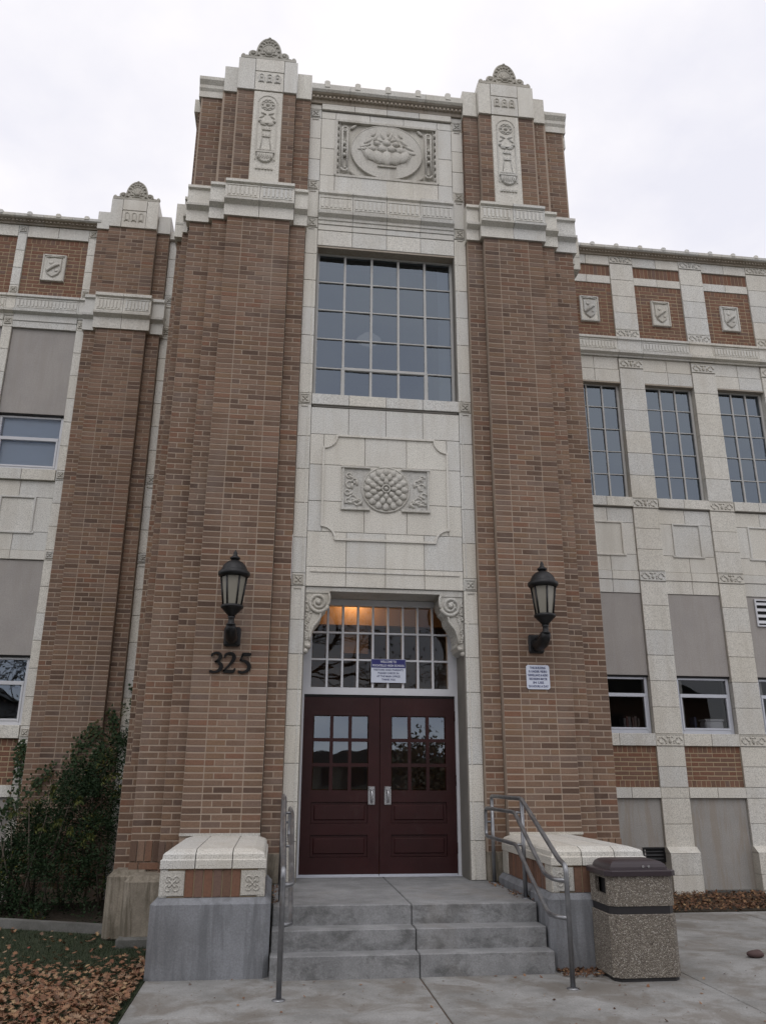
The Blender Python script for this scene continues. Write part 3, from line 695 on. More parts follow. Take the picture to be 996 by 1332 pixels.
MB().box(-XI, XI, .005, .19, 8.618, 8.643).build('window_head', 'terracotta_stained', bld)
MB().box(.78, .93, .30, .32, 6.36, 8.6).build('curtain', 'blind', bw)
# rooms behind the glass
room = MB()
room.box(-1.6, 1.6, 5.0, 5.1, 6.0, 9.2); room.box(-1.7, -1.6, .6, 5, 6.0, 9.2); room.box(1.6, 1.7, .6, 5, 6.0, 9.2); room.box(-1.6, 1.6, .5, 5, 5.9, 6.0); room.box(-1.6, 1.6, .5, 5, 9.1, 9.2)
room.build('stair_hall', 'room_paint', bld)
pl = thing('pendant_lamp', 'pale glass pendant lamp hanging behind the big tower window', 'lamp', (-.02, 2.1, 8.2))
MB().lathe([(.19, 0), (.20, .012), (.13, .05), (.07, .085), (.07, .10), (.10, .105), (.03, .13)], (-.02, 2.1, 8.42), 20).build('lamp_shade', 'lamp_white', pl)
MB().tube([(-.02, 2.1, 8.5), (-.02, 2.1, 9.1)], .012, 6).build('lamp_rod', 'lantern_metal', pl)

# ---------------------------------------------------------------- doorway
MB().box(-XI, XI, .02, YD+.03, 3.725, 3.772).build('doorway_soffit', TV, bld)
for S in (-1, 1):                                   # reveal lining blocks
    a, c = (S*XI-.0, S*(XI+.03)) if S > 0 else (S*(XI+.03), S*XI)
    for z0, z1 in zip(split(.5, 3.72, 8), split(.5, 3.72, 8)[1:]):
        m = MB(); m.box(a-.002 if S > 0 else a, c if S > 0 else c+.002, .426, YD+.08, z0+.003, z1-.003); m.build('terracotta_block', TC, bay)
fr = MB(); J = .047
fr.box(-XI+.004, -XI+J, YD-.05, YD+.06, .5, 2.54); fr.box(XI-J, XI-.004, YD-.05, YD+.06, .5, 2.54)
fr.box(-XI+.004, XI-.004, YD-.05, YD+.06, 2.54, 2.625)
fr.box(-XI+.004, -.852, YD-.045, YD+.06, 2.625, 3.72); fr.box(.852, XI-.004, YD-.045, YD+.06, 2.625, 3.72); fr.box(-.852, .852, YD-.045, YD+.06, 3.645, 3.72)
dfr = fr.build('door_frame', 'white_metal', bld)
MB().box(-XI+J, XI-J, YD-.02, YD+.05, 2.515, 2.54).build('weather_strip', 'rubber', dfr)
# transom 9 x 3
tw = thing('transom_window', None, None, (0, YD, 2.63), parent=bld)
xs = split(-.852, .852, 9); zs = [2.63, 2.965, 3.30, 3.645]
for x in xs[1:-1]: MB().bevbox(x-.014, x+.014, YD-.03, YD+.03, 2.626, 3.645, .004).build('glazing_bar', 'white_metal', tw)
for z in zs[1:-1]: MB().bevbox(-.852, .852, YD-.026, YD+.026, z-.012, z+.012, .004).build('glazing_bar', 'white_metal', tw)
for i in range(9):
    for j in range(3):
        t = random.uniform(-.003, .003); p = MB(); p.quad((xs[i]+.008, YD+.008-t, zs[j]+.006), (xs[i+1]-.008, YD+.008+t, zs[j]+.006), (xs[i+1]-.008, YD+.008+t, zs[j+1]-.006), (xs[i]+.008, YD+.008-t, zs[j+1]-.006)); p.build('pane', 'glass_clear', tw)
# vestibule with a lit lamp
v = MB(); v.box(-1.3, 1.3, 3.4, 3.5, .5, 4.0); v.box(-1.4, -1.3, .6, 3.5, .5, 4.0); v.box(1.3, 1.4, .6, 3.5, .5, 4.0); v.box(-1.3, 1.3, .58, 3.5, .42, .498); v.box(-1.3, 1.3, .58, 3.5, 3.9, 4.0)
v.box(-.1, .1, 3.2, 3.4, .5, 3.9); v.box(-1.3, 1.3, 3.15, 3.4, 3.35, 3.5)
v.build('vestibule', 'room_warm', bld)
MB().prism([(-.44, 3.16), (-.07, 3.16), (-.07, 3.9), (-.36, 3.9)], 1.25, 1.29).build('glow_catch_panel', 'room_warm', bld)  # added panel, shaped to catch the lamp glow as a slanted patch
MB().box(-1.0, 1.0, 1.02, 1.12, 3.50, 3.9).build('glow_catch_beam', 'room_warm', bld)  # added beam on which the lamp glow fades along the transom top
cl = thing('ceiling_lamp', 'warm glowing ceiling lamp inside above the transom', 'lamp', (-.30, .86, 3.9))
MB().lathe([(.05, 0), (.13, .02), (.16, .08), (.14, .16)], (-.30, .86, 3.74), 16).build('lamp_globe', 'lamp_glow', cl)
MB().lathe([(.17, 0), (.17, .025)], (-.30, .86, 3.875), 16).build('lamp_plate', 'handle_steel', cl)
# doors
for S in (-1, 1):
    x0, x1 = (-XI+J+.004, -.004) if S < 0 else (.004, XI-J-.004)
    d = thing('entrance_door', None, None, ((x0+x1)/2, YD, .515), parent=bld)
    m = MB(); y0, y1 = YD-.022, YD+.022; z0, z1 = .522, 2.51
    st = .115 if S < 0 else .15; si = .15 if S < 0 else .13
    xa, xb = (x0+.118, x1-.135) if S < 0 else (x0+.135, x1-.118)
    pt, pb = 2.295, 1.435
    m.box(x0, xa, y0, y1, z0, z1); m.box(xb, x1, y0, y1, z0, z1)
    for a, c in ((pt, z1), (1.305, pb), (.945, 1.07), (z0, .705)): m.box(xa, xb, y0, y1, a, c)
    px = split(xa, xb, 3); pz = split(pb, pt, 3)
    for x in px[1:-1]: m.box(x-.02, x+.02, y0+.003, y1, pb, pt)
    for z in pz[1:-1]: 
        for i in range(3): m.box(px[i]+(.02 if i else 0), px[i+1]-(.02 if i < 2 else 0), y0+.004, y1, z-.02, z+.02)
    m.build('door_leaf', 'door_paint', d)
    for a, c in ((.705, .945), (1.07, 1.305)):
        MB().block(xa+.002, xb-.002, y0+.016, y1-.004, a+.002, c-.002, .002).build('door_panel', 'door_paint', d)
        MB().block(xa+.035, xb-.035, y0+.005, y0+.02, a+.035, c-.035, .01).build('door_panel', 'door_paint', d)
    for i in range(3):
        for j in range(3):
            t = random.uniform(-.003, .003); p = MB(); a, c, e, g = px[i]+.012, px[i+1]-.012, pz[j]+.012, pz[j+1]-.012
            p.quad((a, YD-.004-t, e), (c, YD-.004+t, e), (c, YD-.004+t, g), (a, YD-.004-t, g)); p.build('pane', 'glass', d)
    hx = S*.097
    hd = MB().bevbox(hx-.042, hx+.042, y0-.008, y0+.002, 1.275, 1.48, .004).build('handle', 'handle_steel', d)
    m = MB(); m.tube([(hx, y0-.005, 1.44), (hx, y0-.05, 1.43), (hx, y0-.055, 1.40), (hx, y0-.055, 1.34), (hx, y0-.05, 1.31), (hx, y0-.005, 1.30)], .011, 8); m.bevbox(hx-.035, hx+.035, y0-.03, y0-.004, 1.44, 1.478, .006)
    m.build('pull', 'handle_steel', d)
    MB().box(x0, x1, y0-.004, y1, .507, .524).build('door_sweep', 'aluminium', d)
    for z in (.8, 1.55, 2.3):
        xx = S*(XI-J); MB().tube([(xx, y0-.008, z-.06), (xx, y0-.008, z+.06)], .010, 8).build('hinge', 'door_paint', d)
MB().bevbox(-XI+.01, XI-.01, YD-.09, YD+.1, .4985, .5065, .003).build('threshold', 'aluminium', bld)
# consoles
for S in (-1, 1):
    P = [(0, 0), (.285, 0), (.29, -.02), (.30, -.07), (.295, -.13), (.26, -.19), (.215, -.235), (.195, -.27), (.19, -.32), (.155, -.37), (.115, -.42), (.09, -.48), (.075, -.55), (.072, -.60), (.085, -.64), (.075, -.68), (.04, -.705), (0, -.72)]
    x_ = lambda q: -S*q+S*XI      # q grows into the opening
    pl_ = [(x_(q), 3.718+z) for q, z in P]
    if S < 0: pl_ = pl_[::-1]
    c_ = MB().prism(pl_, .03, .40).build('console_bracket', TV, bld)
    m = MB(); y = .028
    m.tube([(x_(q), y, 3.718+z) for q, z in P[2:14]], [.017]*8+[.016, .015, .014, .013], 6)
    sp = [(.165+(.125-.10*t)*cos(-.3-t*4.1*pi*.9), -.135+(.125-.10*t)*sin(-.3-t*4.1*pi*.9)) for t in [k/34 for k in range(35)]]
    m.tube([(x_(q), y-.006, 3.718+z) for q, z in sp], [.024-.009*k/34 for k in range(35)], 6); m.ball((x_(.165), y-.01, 3.583), .032, .036, .032)
    m.box(min(x_(0), x_(.30)), max(x_(0), x_(.30)), y-.01, .4, 3.70, 3.728)
    random.seed(5)
    for k in range(26):
        t = k/26; q = random.uniform(.02, max(.04, .20*(1-t)-.03)); z = -.05-t*.55
        m.ball((x_(q), y, 3.718+z), random.uniform(.016, .032), .018, random.uniform(.010, .018), 8, 4, random.uniform(0, 3))
    m.tube([(x_(.02), y, 3.65), (x_(.05), y, 3.55), (x_(.09), y, 3.44), (x_(.05), y, 3.33), (x_(.03), y, 3.2)], .009, 5)
    m.ball((x_(.055), y-.004, 3.055), .035, .04, .028); m.ball((x_(.03), y, 3.00), .03, .03, .03)
    for yy in (.10, .17, .24, .31, .38): m.tube([(x_(q+.004), yy, 3.718+z) for q, z in P[5:15]], .014, 5)
    m.build('console_carving', TV, c_)
# ================================================================== WINGS
def carved_tile(parent, x0, x1, z0, z1, y):
    blk(parent, x0, x1, z0, z1, y, .2)
    m = MB(); xm = (x0+x1)/2; zm = (z0+z1)/2; h = (z1-z0)*.34; w = (x1-x0)
    for k in range(16):
        a = (k-7.5)/8.2; m.ball((xm+a*w*.46, y, zm+h*.75*sin(k*2.3)), w*.042, .017, h*.30, 7, 4, k*1.1)
    for s in (-1, 1): m.box(x0+.012, x1-.012, y-.008, y+.004, zm+s*h*1.28-.006, zm+s*h*1.28+.006)
    for s in (-1, 1):
        m.torus((xm+s*w*.30, y, zm), h*.8, .009, 12, 5, 0, pi*1.7); m.ball((xm+s*w*.16, y, zm-h*.1), w*.07, .016, h*.28, 8, 4, s*.6); m.ball((xm+s*w*.40, y, zm+h*.3), w*.05, .014, h*.25, 8, 4, -s*.6); m.ball((xm+s*w*.24, y, zm+h*.5), w*.05, .014, h*.25, 8, 4, s*.9)
    m.ball((xm, y, zm-h*.2), w*.055, .022, h*.8, 8, 5); m.ball((xm, y, zm+h*.6), w*.06, .02, h*.3, 8, 4)
    m.build('carving', TV, parent)
def shield(x, z, w, h, y, parent):
    p = MB().block(x-w/2, x+w/2, y-.03, y+.08, z-h/2, z+h/2, .008).build('shield_plaque', TC, parent)
    m = MB(); y = y-.03
    for s in (-1, 1): m.box(x+s*w*.46-.012, x+s*w*.46+.012, y-.016, y, z-h*.49, z+h*.49)
    for s in (-1, 1): m.box(x-w*.44, x+w*.44, y-.016, y, z+s*h*.47-.012, z+s*h*.47+.012)
    a, c = w*.34, h*.36
    m.prism([(x-a, z+c), (x-a, z-c*.25), (x-a*.72, z-c*.68), (x-a*.28, z-c*.92), (x, z-c*1.02), (x+a*.28, z-c*.92), (x+a*.72, z-c*.68), (x+a, z-c*.25), (x+a, z+c), (x+a*.5, z+c*.88), (x, z+c), (x-a*.5, z+c*.88)][::1], y-.026, y, .014)
    m.tube([(x-a*.7, y-.03, z-c*.5), (x-a*.1, y-.036, z-c*.05), (x+a*.35, y-.036, z+c*.2), (x+a*.75, y-.03, z+c*.28)], [.016, .028, .03, .014], 6)
    m.ball((x-a*.3, y-.026, z+c*.45), a*.3, .014, c*.2, 8, 4, .6); m.ball((x+a*.45, y-.026, z-c*.35), a*.25, .014, c*.14, 8, 4, .8)
    m.tube([(x-a*1.05, y-.01, z+c*1.1), (x, y-.014, z+c*1.16), (x+a*1.05, y-.01, z+c*1.1)], .013, 6)
    m.build('shield_relief', TV, p)
    return p
def brick_panel(x0, x1, z0, z1, y, parent, keep=0, soldiers=True):
    p = MB().box(x0, x1, y+.004, y+.2, z0, z1).build('brick_panel', 'mortar_tan', parent)
    B = Bricks(); s = .10
    n = max(2, round((x1-x0-2*s)/.205)); e = [1]*n; o = [.5]+[1]*(n-1)+[.5]
    if soldiers:
        B.soldier(x0, x1, y, z0, z0+s); B.soldier(x0, x1, y, z1-s, z1); B.strip(x0, x0+s, y, z0+s, z1-s, [[1]]); B.strip(x1-s, x1, y, z0+s, z1-s, [[1]])
        B.strip(x0+s, x1-s, y, z0+s, z1-s, [e, o])
    else: B.soldier(x0, x1, y, z0, z1)
    B.build(p, keep, 'brick_red'); return p
def sash_window(x0, x1, z0, z1, y, zm, mat='aluminium', blind=0.):
    w = thing('sash_window', None, None, ((x0+x1)/2, y, z0), parent=bld); f = .05
    m = MB()
    m.bevbox(x0, x0+f, y-.03, y+.06, z0, z1, .004); m.bevbox(x1-f, x1, y-.03, y+.06, z0, z1, .004); m.bevbox(x0+f, x1-f, y-.03, y+.06, z0, z0+f+.015, .004); m.bevbox(x0+f, x1-f, y-.03, y+.06, z1-f*.7, z1, .004)
    m.build('window_frame', mat, w)
    m = MB(); m.bevbox(x0+f, x1-f, y-.045, y+.02, zm-.035, zm+.02, .004); m.bevbox(x0+f, x0+f+.03, y-.04, y+.01, z0+f, zm-.03, .004); m.bevbox(x1-f-.03, x1-f, y-.04, y+.01, z0+f, zm-.03, .004); m.bevbox(x0+f+.03, x1-f-.03, y-.04, y+.01, z0+f+.01, z0+f+.04, .004)
    m.build('sash', mat, w)
    for a, c in ((z0+f+.03, zm-.03), (zm+.01, z1-f*.6)):
        t = random.uniform(-.004, .004); p = MB(); p.quad((x0+f+.004, y-.005-t, a), (x1-f-.004, y-.005+t, a), (x1-f-.004, y-.005+t, c), (x0+f+.004, y-.005-t, c)); p.build('pane', 'glass_clear' if (zm < 4 and x0 > 0) or (x0 < 0 and zm > 4) else 'glass', w)
    if blind: MB().box(x0+.06, x1-.06, y+.045, y+.055, z1-(z1-z0)*blind, z1-.02).build('blind', 'blind' if z0 < 4 else 'sky_reflection_blind', w)  # upper blinds are added to brighten; their blue stands for reflected sky
    return w

RP = [3.125, 4.48, 5.835, 7.168, 8.50]; PW = .447
wr = thing('wing_wall', 'wing wall with tall grey-paned windows and shield plaques', None, (6, YW, 0), parent=bld)
wl = thing('wing_wall', 'wing wall with a brick pilaster and boarded window heads', None, (-5, YW, 0), parent=bld)
def backing(parent, x0, x1, z0, z1, y=YW+.075): MB().box(x0, x1, y, YW+.4, z0, z1).build('wall_backing', 'grout', parent)
def pil_segments(parent, x0, x1, segs, y):
    for z0, z1, n in segs: grid(parent, [x0, x1], split(z0, z1, n), y, .33)
for k, px in enumerate(RP):
    p0, p1 = px, px+PW
    pil_segments(wr, p0, p1, ((.58, 1.30, 2), (1.30, 1.455, 1), (1.455, 2.05, 2), (2.23, 4.62, 6), (4.80, 5.87, 3), (6.05, 8.48, 6), (9.27, 10.65, 4)), YW)
    for z0, z1 in ((2.05, 2.23), (4.62, 4.80), (5.87, 6.05), (8.48, 8.67), (9.09, 9.27), (10.65, 10.83)): carved_tile(wr, p0, p1, z0, z1, YW-.006)
    for z0, z1, yy in ((0., .26, .14), (.26, .55, .135)): blk(wr, p0-.008, p1+.008, z0, z1, YW-yy, .4)
    MB().profile(p0-.008, p1+.008, [(YW+.1, .553), (YW-.135, .553), (YW-.03, .63), (YW+.1, .63)]).build('base_weathering', TC, wr)
    backing(wr, p0+.01, p1-.01, 0, 10.85, YW+.3)
for k, (px, nx) in enumerate(zip(RP, RP[1:])):
    x0, x1 = px+PW, nx; xm = (x0+x1)/2; yi = YW+.03
    vis = k > 0 and k < 3
    # attic
    brick_panel(x0, x1, 10.385, 10.605, yi, wr, 0, False); grid(wr, [x0, xm, x1], [10.22, 10.385], yi-.015); brick_panel(x0, x1, 9.09, 10.22, yi, wr, 40 if vis else 0)
    shield(xm, 9.645, .35, .52, yi, wr)
    grid(wr, [x0, xm, x1], [10.605, 10.83], YW)
    # lintel, upper window
    grid(wr, [x0, xm, x1], [8.205, 8.45], yi-.01, .25); grid(wr, [x0, xm, x1], [8.455, 8.70], yi)
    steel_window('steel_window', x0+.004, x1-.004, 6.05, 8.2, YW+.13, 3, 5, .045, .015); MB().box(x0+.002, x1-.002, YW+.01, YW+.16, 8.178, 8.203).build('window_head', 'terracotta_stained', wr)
    grid(wr, [x0, xm, x1], [5.885, 6.05], YW-.02, .3); MB().box(x0, x1, yi-.003, yi+.05, 5.865, 5.885).build('shadow_gap', 'grout', wr)
    # spandrel with a raised square
    grid(wr, [x0, xm, x1], [5.865, 5.61], yi); grid(wr, [x0, xm-.235, xm+.235, x1], [5.61, 5.065], yi); grid(wr, [x0, xm, x1], [5.065, 4.785], yi)
    m = MB(); s = .235
    for a, c, e, g in ((xm-s-.015, xm-s+.015, 5.05, 5.625), (xm+s-.015, xm+s+.015, 5.05, 5.625), (xm-s+.015, xm+s-.015, 5.595, 5.625), (xm-s-.04, xm+s+.04, 5.035, 5.068)): m.bevbox(a, c, yi-.022, yi+.01, e, g, .005)
    m.build('square_frame', TC, wr)
    grid(wr, [x0, xm, x1], [4.785, 4.64], yi-.012); grid(wr, [x0, xm, x1], [4.64, 4.42], yi)
    MB().block(x0+.004, x1-.004, YW+.045, YW+.2, 3.115, 4.418, .004).build('stucco_panel', 'stucco', wr)
    sash_window(x0+.01, x1-.01, 2.235, 3.09, YW+.12, 2.82)
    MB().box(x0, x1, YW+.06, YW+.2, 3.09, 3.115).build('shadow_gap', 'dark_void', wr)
    grid(wr, [x0, x0+.33 if k == 0 else xm+.0, x1], [2.05, 2.235], YW-.01, .3)
    brick_panel(x0, x1, 1.455, 2.05, yi, wr, 40 if k < 3 else 0)
    grid(wr, [x0, xm, x1], [1.30, 1.455], YW-.005, .3)
    MB().block(x0+.004, x1-.004, YW+.045, YW+.2, .04 if k else .62, 1.297, .004).build('stucco_panel', 'stucco_stained', wr)
    if k == 0: MB().block(x0+.004, x1-.3, YW+.045, YW+.2, .04, .62, .004).build('stucco_panel', 'stucco', wr)
    MB().box(x0, x1, YW-.03, YW+.2, -.05, .045).build('base_course', 'kerb_concrete', wr)
    for z0, z1 in ((0, 2.2), (3.13, 6.0), (8.23, 10.85)): backing(wr, x0, x1, z0, z1)
    for z0, z1 in ((2.2, 3.13), (6.0, 8.23)):
        pass
# continuous cornice and coping of the right wing
xs = [3.0]+[v for px in RP for v in (px, px+PW)][1:]
for a, c in zip(xs, xs[1:]):
    MB().profile(a+.003, c-.003, [(YW+.2, 8.70), (YW-.01, 8.70), (YW-.015, 8.725), (YW-.08, 8.75), (YW-.085, 8.80), (YW-.03, 8.825), (YW-.02, 8.84), (YW-.02, 9.03), (YW-.05, 9.04), (YW-.05, 9.08), (YW-.03, 9.092), (YW+.2, 9.092)]).build('cornice_block', TC, wr)
for px, nx in zip(RP, RP[1:]): flutes(wr, px+PW+.02, nx-.02, YW-.02, 8.87, 8.99, .055)
wc = thing('wing_coping', None, None, (6, YW, 10.83), parent=bld); coping(wc, 2.98, 8.95, YW, 10.80, .17, 13, .455)
# small grilles
def grille(x0, x1, z0, z1, y, n, mat, parent, name='vent_grille'):
    g = MB().box(x0, x1, y+.01, y+.08, z0, z1).build(name, 'dark_void', parent); m = MB(); f = .025
    m.box(x0, x0+f, y-.015, y+.02, z0, z1); m.box(x1-f, x1, y-.015, y+.02, z0, z1); m.box(x0+f, x1-f, y-.015, y+.02, z0, z0+f); m.box(x0+f, x1-f, y-.015, y+.02, z1-f, z1)
    m.build('grille_frame', mat, g)
    for i in range(n):
        z = z0+f+(i+.5)*(z1-z0-2*f)/n; h = (z1-z0)/n*.20
        MB().profile(x0+f, x1-f, [(y-.012, z-h), (y-.004, z-h-.004), (y+.018, z+h), (y+.01, z+h+.004)]).build('louvre', mat, g)
grille(6.42, 7.0, 3.93, 4.38, YW+.03, 4, 'white_metal', bld)
grille(4.13, 4.475, .42, .62, YW+.05, 3, 'lantern_metal', bld)
# things on the inner window sill
by = YW+.17
bx = thing('document_box', 'pale document box standing inside the ground-floor window with a brown box beside it', 'box', (5.55, by+.1, 2.3)); bx['label'] = 'pale box on the sill inside a ground-floor window'
MB().bevbox(5.42, 5.72, by+.02, by+.22, 2.3, 2.44, .02).build('box_body', 'card', bx); MB().bevbox(5.41, 5.73, by+.01, by+.23, 2.44, 2.47, .006).build('box_lid', 'card', bx)
for k, (x, h, w) in enumerate(((4.10, .17, .035), (4.14, .20, .03), (4.18, .19, .045), (4.235, .18, .03), (4.275, .2, .04), (4.325, .17, .03), (5.26, .2, .035))):
    o = MB().bevbox(x-w/2, x+w/2, by+.03, by+.20, 2.3, 2.3+h, .004).build('book', 'book'); o['category'] = 'book'; o['group'] = 'books on the inner window sill'
    o['label'] = 'small upright book in a row on the sill inside a window' if x < 5 else 'lone upright book on the sill beside the pale box'
MB().box(3.5, 8.6, YW+.17, YW+.62, 2.26, 2.3).build('inner_sill', 'room_paint', bld)
for px, nx in zip(RP, RP[1:]): MB().box(px+PW+.06, px+PW+.16, YW+.19, YW+.21, 2.3, 3.06).build('curtain', 'blind', bld)
rm = MB()
for X0, X1 in ((2.9, 9.0), (-8.2, -3.0)):
    for z in (-.1, 4.0, 8.6): rm.box(X0, X1, YW+.41, 7.5, z, z+.35)
    rm.box(X0, X1, 7.4, 7.5, 0, 11)
    for x in (X0, X1-.1): rm.box(x, x+.1, YW+.41, 7.4, 0, 11)
rm.build('wing_rooms', 'room_paint', bld)
MB().box(2.9, 9.0, YW+.41, 7.6, 10.6, 10.7).build('wing_roof', 'roof', bld); MB().box(-8.2, -3.0, YW+.41, 7.6, 10.3, 10.4).build('wing_roof', 'roof', bld)

# ---------------------------------------------------------------- left wing
TW = .148; LT = [-8.22, -7.075, -5.928, -4.780]
LP0, LP1, LP2, LP3 = -4.632, -4.425, -3.635, -3.435
for k, a in enumerate(LT):
    c = a+TW
    pil_segments(wl, a, c, ((0, 1.3, 3), (1.3, 1.46, 1), (1.46, 2.06, 2), (2.24, 4.62, 6), (4.78, 5.88, 3), (6.05, 8.49, 6), (9.27, 10.28, 3)), YW)
    for z0, z1 in ((2.06, 2.24), (4.62, 4.78), (5.88, 6.05), (8.49, 8.69), (9.09, 9.27), (10.28, 10.44)):
        blk(wl, a, c, z0, z1, YW, .33); rosette(wl, (a+c)/2, (z0+z1)/2, YW-.004, .056)
    backing(wl, a+.01, c-.01, 0, 10.45, YW+.3)
for k, (a, nx) in enumerate(zip(LT, LT[1:])):
    x0, x1 = a+TW, nx; xm = (x0+x1)/2; yi = YW+.03; vis = k == 2
    brick_panel(x0, x1, 9.09, 10.215, yi, wl, 40 if vis else 0); shield(xm, 9.645, .38, .51, yi, wl); grid(wl, [x0, xm, x1], [10.215, 10.44], YW)
    MB().profile(x0+.003, x1-.003, [(YW+.2, 8.49), (YW+.0, 8.49), (YW+.0, 8.60), (YW-.015, 8.61), (YW-.015, 8.72), (YW-.08, 8.75), (YW-.085, 8.80), (YW-.03, 8.825), (YW-.02, 8.84), (YW-.02, 9.03), (YW-.05, 9.04), (YW-.05, 9.08), (YW-.03, 9.092), (YW+.2, 9.092)]).build('cornice_block', TC, wl)
    flutes(wl, x0+.02, x1-.02, YW-.02, 8.87, 8.99, .055)
    for zt, zs_, zw, zm in ((8.488, 6.99, 6.05, 6.585), (4.622, 3.22, 2.25, 2.84)):
        MB().block(x0+.004, x1-.004, YW+.045, YW+.2, zs_, zt, .004).build('stucco_panel', 'stucco', wl)
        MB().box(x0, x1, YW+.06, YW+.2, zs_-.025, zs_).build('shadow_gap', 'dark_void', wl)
        sash_window(x0+.008, x1-.008, zw, zs_-.025, YW+.12, zm, 'white_metal', .93 if zw > 4 else .28)
        grid(wl, [x0, xm, x1], [zw-.18, zw], YW-.02, .3)
    grid(wl, [x0, xm, x1], [5.87, 5.6], yi); grid(wl, [x0, xm-.25, xm+.25, x1], [5.6, 5.055], yi); grid(wl, [x0, xm, x1], [5.055, 4.765], yi); grid(wl, [x0, xm, x1], [4.765, 4.625], yi-.012)
    m = MB(); s = .25
    for p, c, e, g in ((xm-s-.015, xm-s+.015, 5.04, 5.615), (xm+s-.015, xm+s+.015, 5.04, 5.615), (xm-s+.015, xm+s-.015, 5.585, 5.615), (xm-s-.04, xm+s+.04, 5.025, 5.058)): m.bevbox(p, c, yi-.022, yi+.01, e, g, .005)
    m.build('square_frame', TC, wl)
    brick_panel(x0, x1, 1.46, 2.07, yi, wl, 40 if vis else 0); grid(wl, [x0, xm, x1], [1.30, 1.46], YW-.005, .3)
    MB().block(x0+.004, x1-.004, YW+.045, YW+.2, .0, 1.297, .004).build('stucco_panel', 'stucco', wl)
    for z0, z1 in ((0, 2.2), (3.23, 6.0), (7.0, 10.45)): backing(wl, x0, x1, z0, z1)
for a in LT: MB().profile(a+.002, a+TW-.002, [(YW+.2, 8.69), (YW-.01, 8.69), (YW-.015, 8.72), (YW-.08, 8.75), (YW-.085, 8.80), (YW-.03, 8.825), (YW-.02, 8.84), (YW-.02, 9.03), (YW-.05, 9.04), (YW-.05, 9.08), (YW+.2, 9.088)]).build('cornice_block', TC, wl)
lc = thing('wing_coping', None, None, (-6, YW, 10.44), parent=bld); coping(lc, -8.3, LP0+.05, YW, 10.44, .16, 8, .45)
# brick pilaster
pm = MB()
for a, c, y in ((LP0, LP1, YW-.1), (LP1, LP2, YW-.2), (LP2, LP3, YW-.1)): pm.box(a+.0035, c-.0035, y+.0035, YW+.35, 0, 10.45)
pp = pm.build('brick_pilaster', 'mortar', bld)
B = Bricks(); B.strip(LP0, LP1, YW-.1, .2, 8.45, HALF); B.strip(LP1, LP2, YW-.2, .2, 8.45, CPAT); B.strip(LP2, LP3, YW-.1, .2, 8.45, HALF)
B.strip(LP0, LP1, YW-.1, 9.08, 10.40, HALF); B.strip(LP1, LP2, YW-.2, 9.08, 10.40, CPAT); B.strip(LP2, LP3, YW-.1, 9.08, 10.40, HALF)
B.build(pp, 300)
pc = thing('pilaster_cornice', None, None, (-4.03, YW-.2, 8.45), parent=bld); xm = (LP1+LP2)/2
for a, c, y, fl in ((LP0-.03, LP1-.05, YW-.1, 0), (LP1-.05, xm, YW-.2, 1), (xm, LP2+.05, YW-.2, 1), (LP2+.05, LP3+.05, YW-.1, 0)): cornice_piece(pc, a, c, y, 8.45, 9.09, fl)
cp = thing('pilaster_cap', None, None, (-4.03, YW-.2, 10.4), parent=bld)
blk(cp, LP0-.01, LP1, 10.40, 10.75, YW-.13, .4); blk(cp, LP2, LP3+.01, 10.40, 10.75, YW-.13, .4)
blk(cp, LP1, xm-.2, 10.40, 10.96, YW-.23, .4); blk(cp, xm+.2, LP2, 10.40, 10.96, YW-.23, .4); blk(cp, xm-.2, xm+.2, 10.40, 10.74, YW-.228, .4); blk(cp, xm-.2, xm+.2, 10.74, 10.96, YW-.234, .4)
m = MB()
for k in (-1, 0, 1):
    xx = xm+k*.115; y = YW-.228; m.torus((xx, y, 10.66), .033, .010, 10, 5, 0, pi)
    for q in (-1, 1): m.box(xx+q*.033-.009, xx+q*.033+.009, y-.012, y+.01, 10.52, 10.66)
    m.ball((xx, y, 10.55), .03, .018, .022)
m.build('carved_arches', TV, cp); crest(xm, YW-.22, 10.96, .78, .42, cp)
# white trim strip between pilaster and tower
pil_segments(wl, LP3, -2.97, ((0, 2.06, 4), (2.24, 4.62, 6), (4.78, 5.88, 3), (6.05, 8.49, 6), (8.69, 9.09, 1), (9.27, 10.35, 3)), YW)
for z0, z1 in ((2.06, 2.24), (4.62, 4.78), (5.88, 6.05), (8.49, 8.69), (9.09, 9.27)):
    blk(wl, LP3, -2.97, z0, z1, YW, .33); rosette(wl, LP3+.085, (z0+z1)/2, YW-.004, .06)
    MB().box(LP3+.03, LP3+.14, YW-.012, YW+.002, z0-.05, z0-.03).build('incised_bar', TV, wl)
backing(wl, LP3+.01, -2.98, 0, 10.35, YW+.3)
MB().box(LP3-.0, -2.95, YW-.06, YW+.3, 10.355, 10.50).build('coping_block', TC, wl)
# ================================================================== SITE
def zprism(m, poly, z0, z1, c=0., val=0.):
    n = len(poly); i = len(m.v); cx = sum(p[0] for p in poly)/n; cy = sum(p[1] for p in poly)/n
    rings = [(z0, 0), (z1-c, 0), (z1, c)] if c else [(z0, 0), (z1, 0)]
    for z, k in rings:
        for x, y in poly: d = sqrt((x-cx)**2+(y-cy)**2); m.v.append((x-(x-cx)/d*k, y-(y-cy)/d*k, z))
    L = len(rings); m._f(tuple(range(i+n-1, i-1, -1)), val); m._f(tuple(range(i+(L-1)*n, i+L*n)), val)
    for l in range(L-1):
        for k in range(n): q = (k+1) % n; m._f((i+l*n+k, i+l*n+q, i+(l+1)*n+q, i+(l+1)*n+k), val)
    return m
g = MB(); g.quad((-150, -150, -.03), (150, -150, -.03), (150, 150, -.03), (-150, 150, -.03)); g.build('ground', 'lawn', org=(0, 0, -.03), kind='structure')
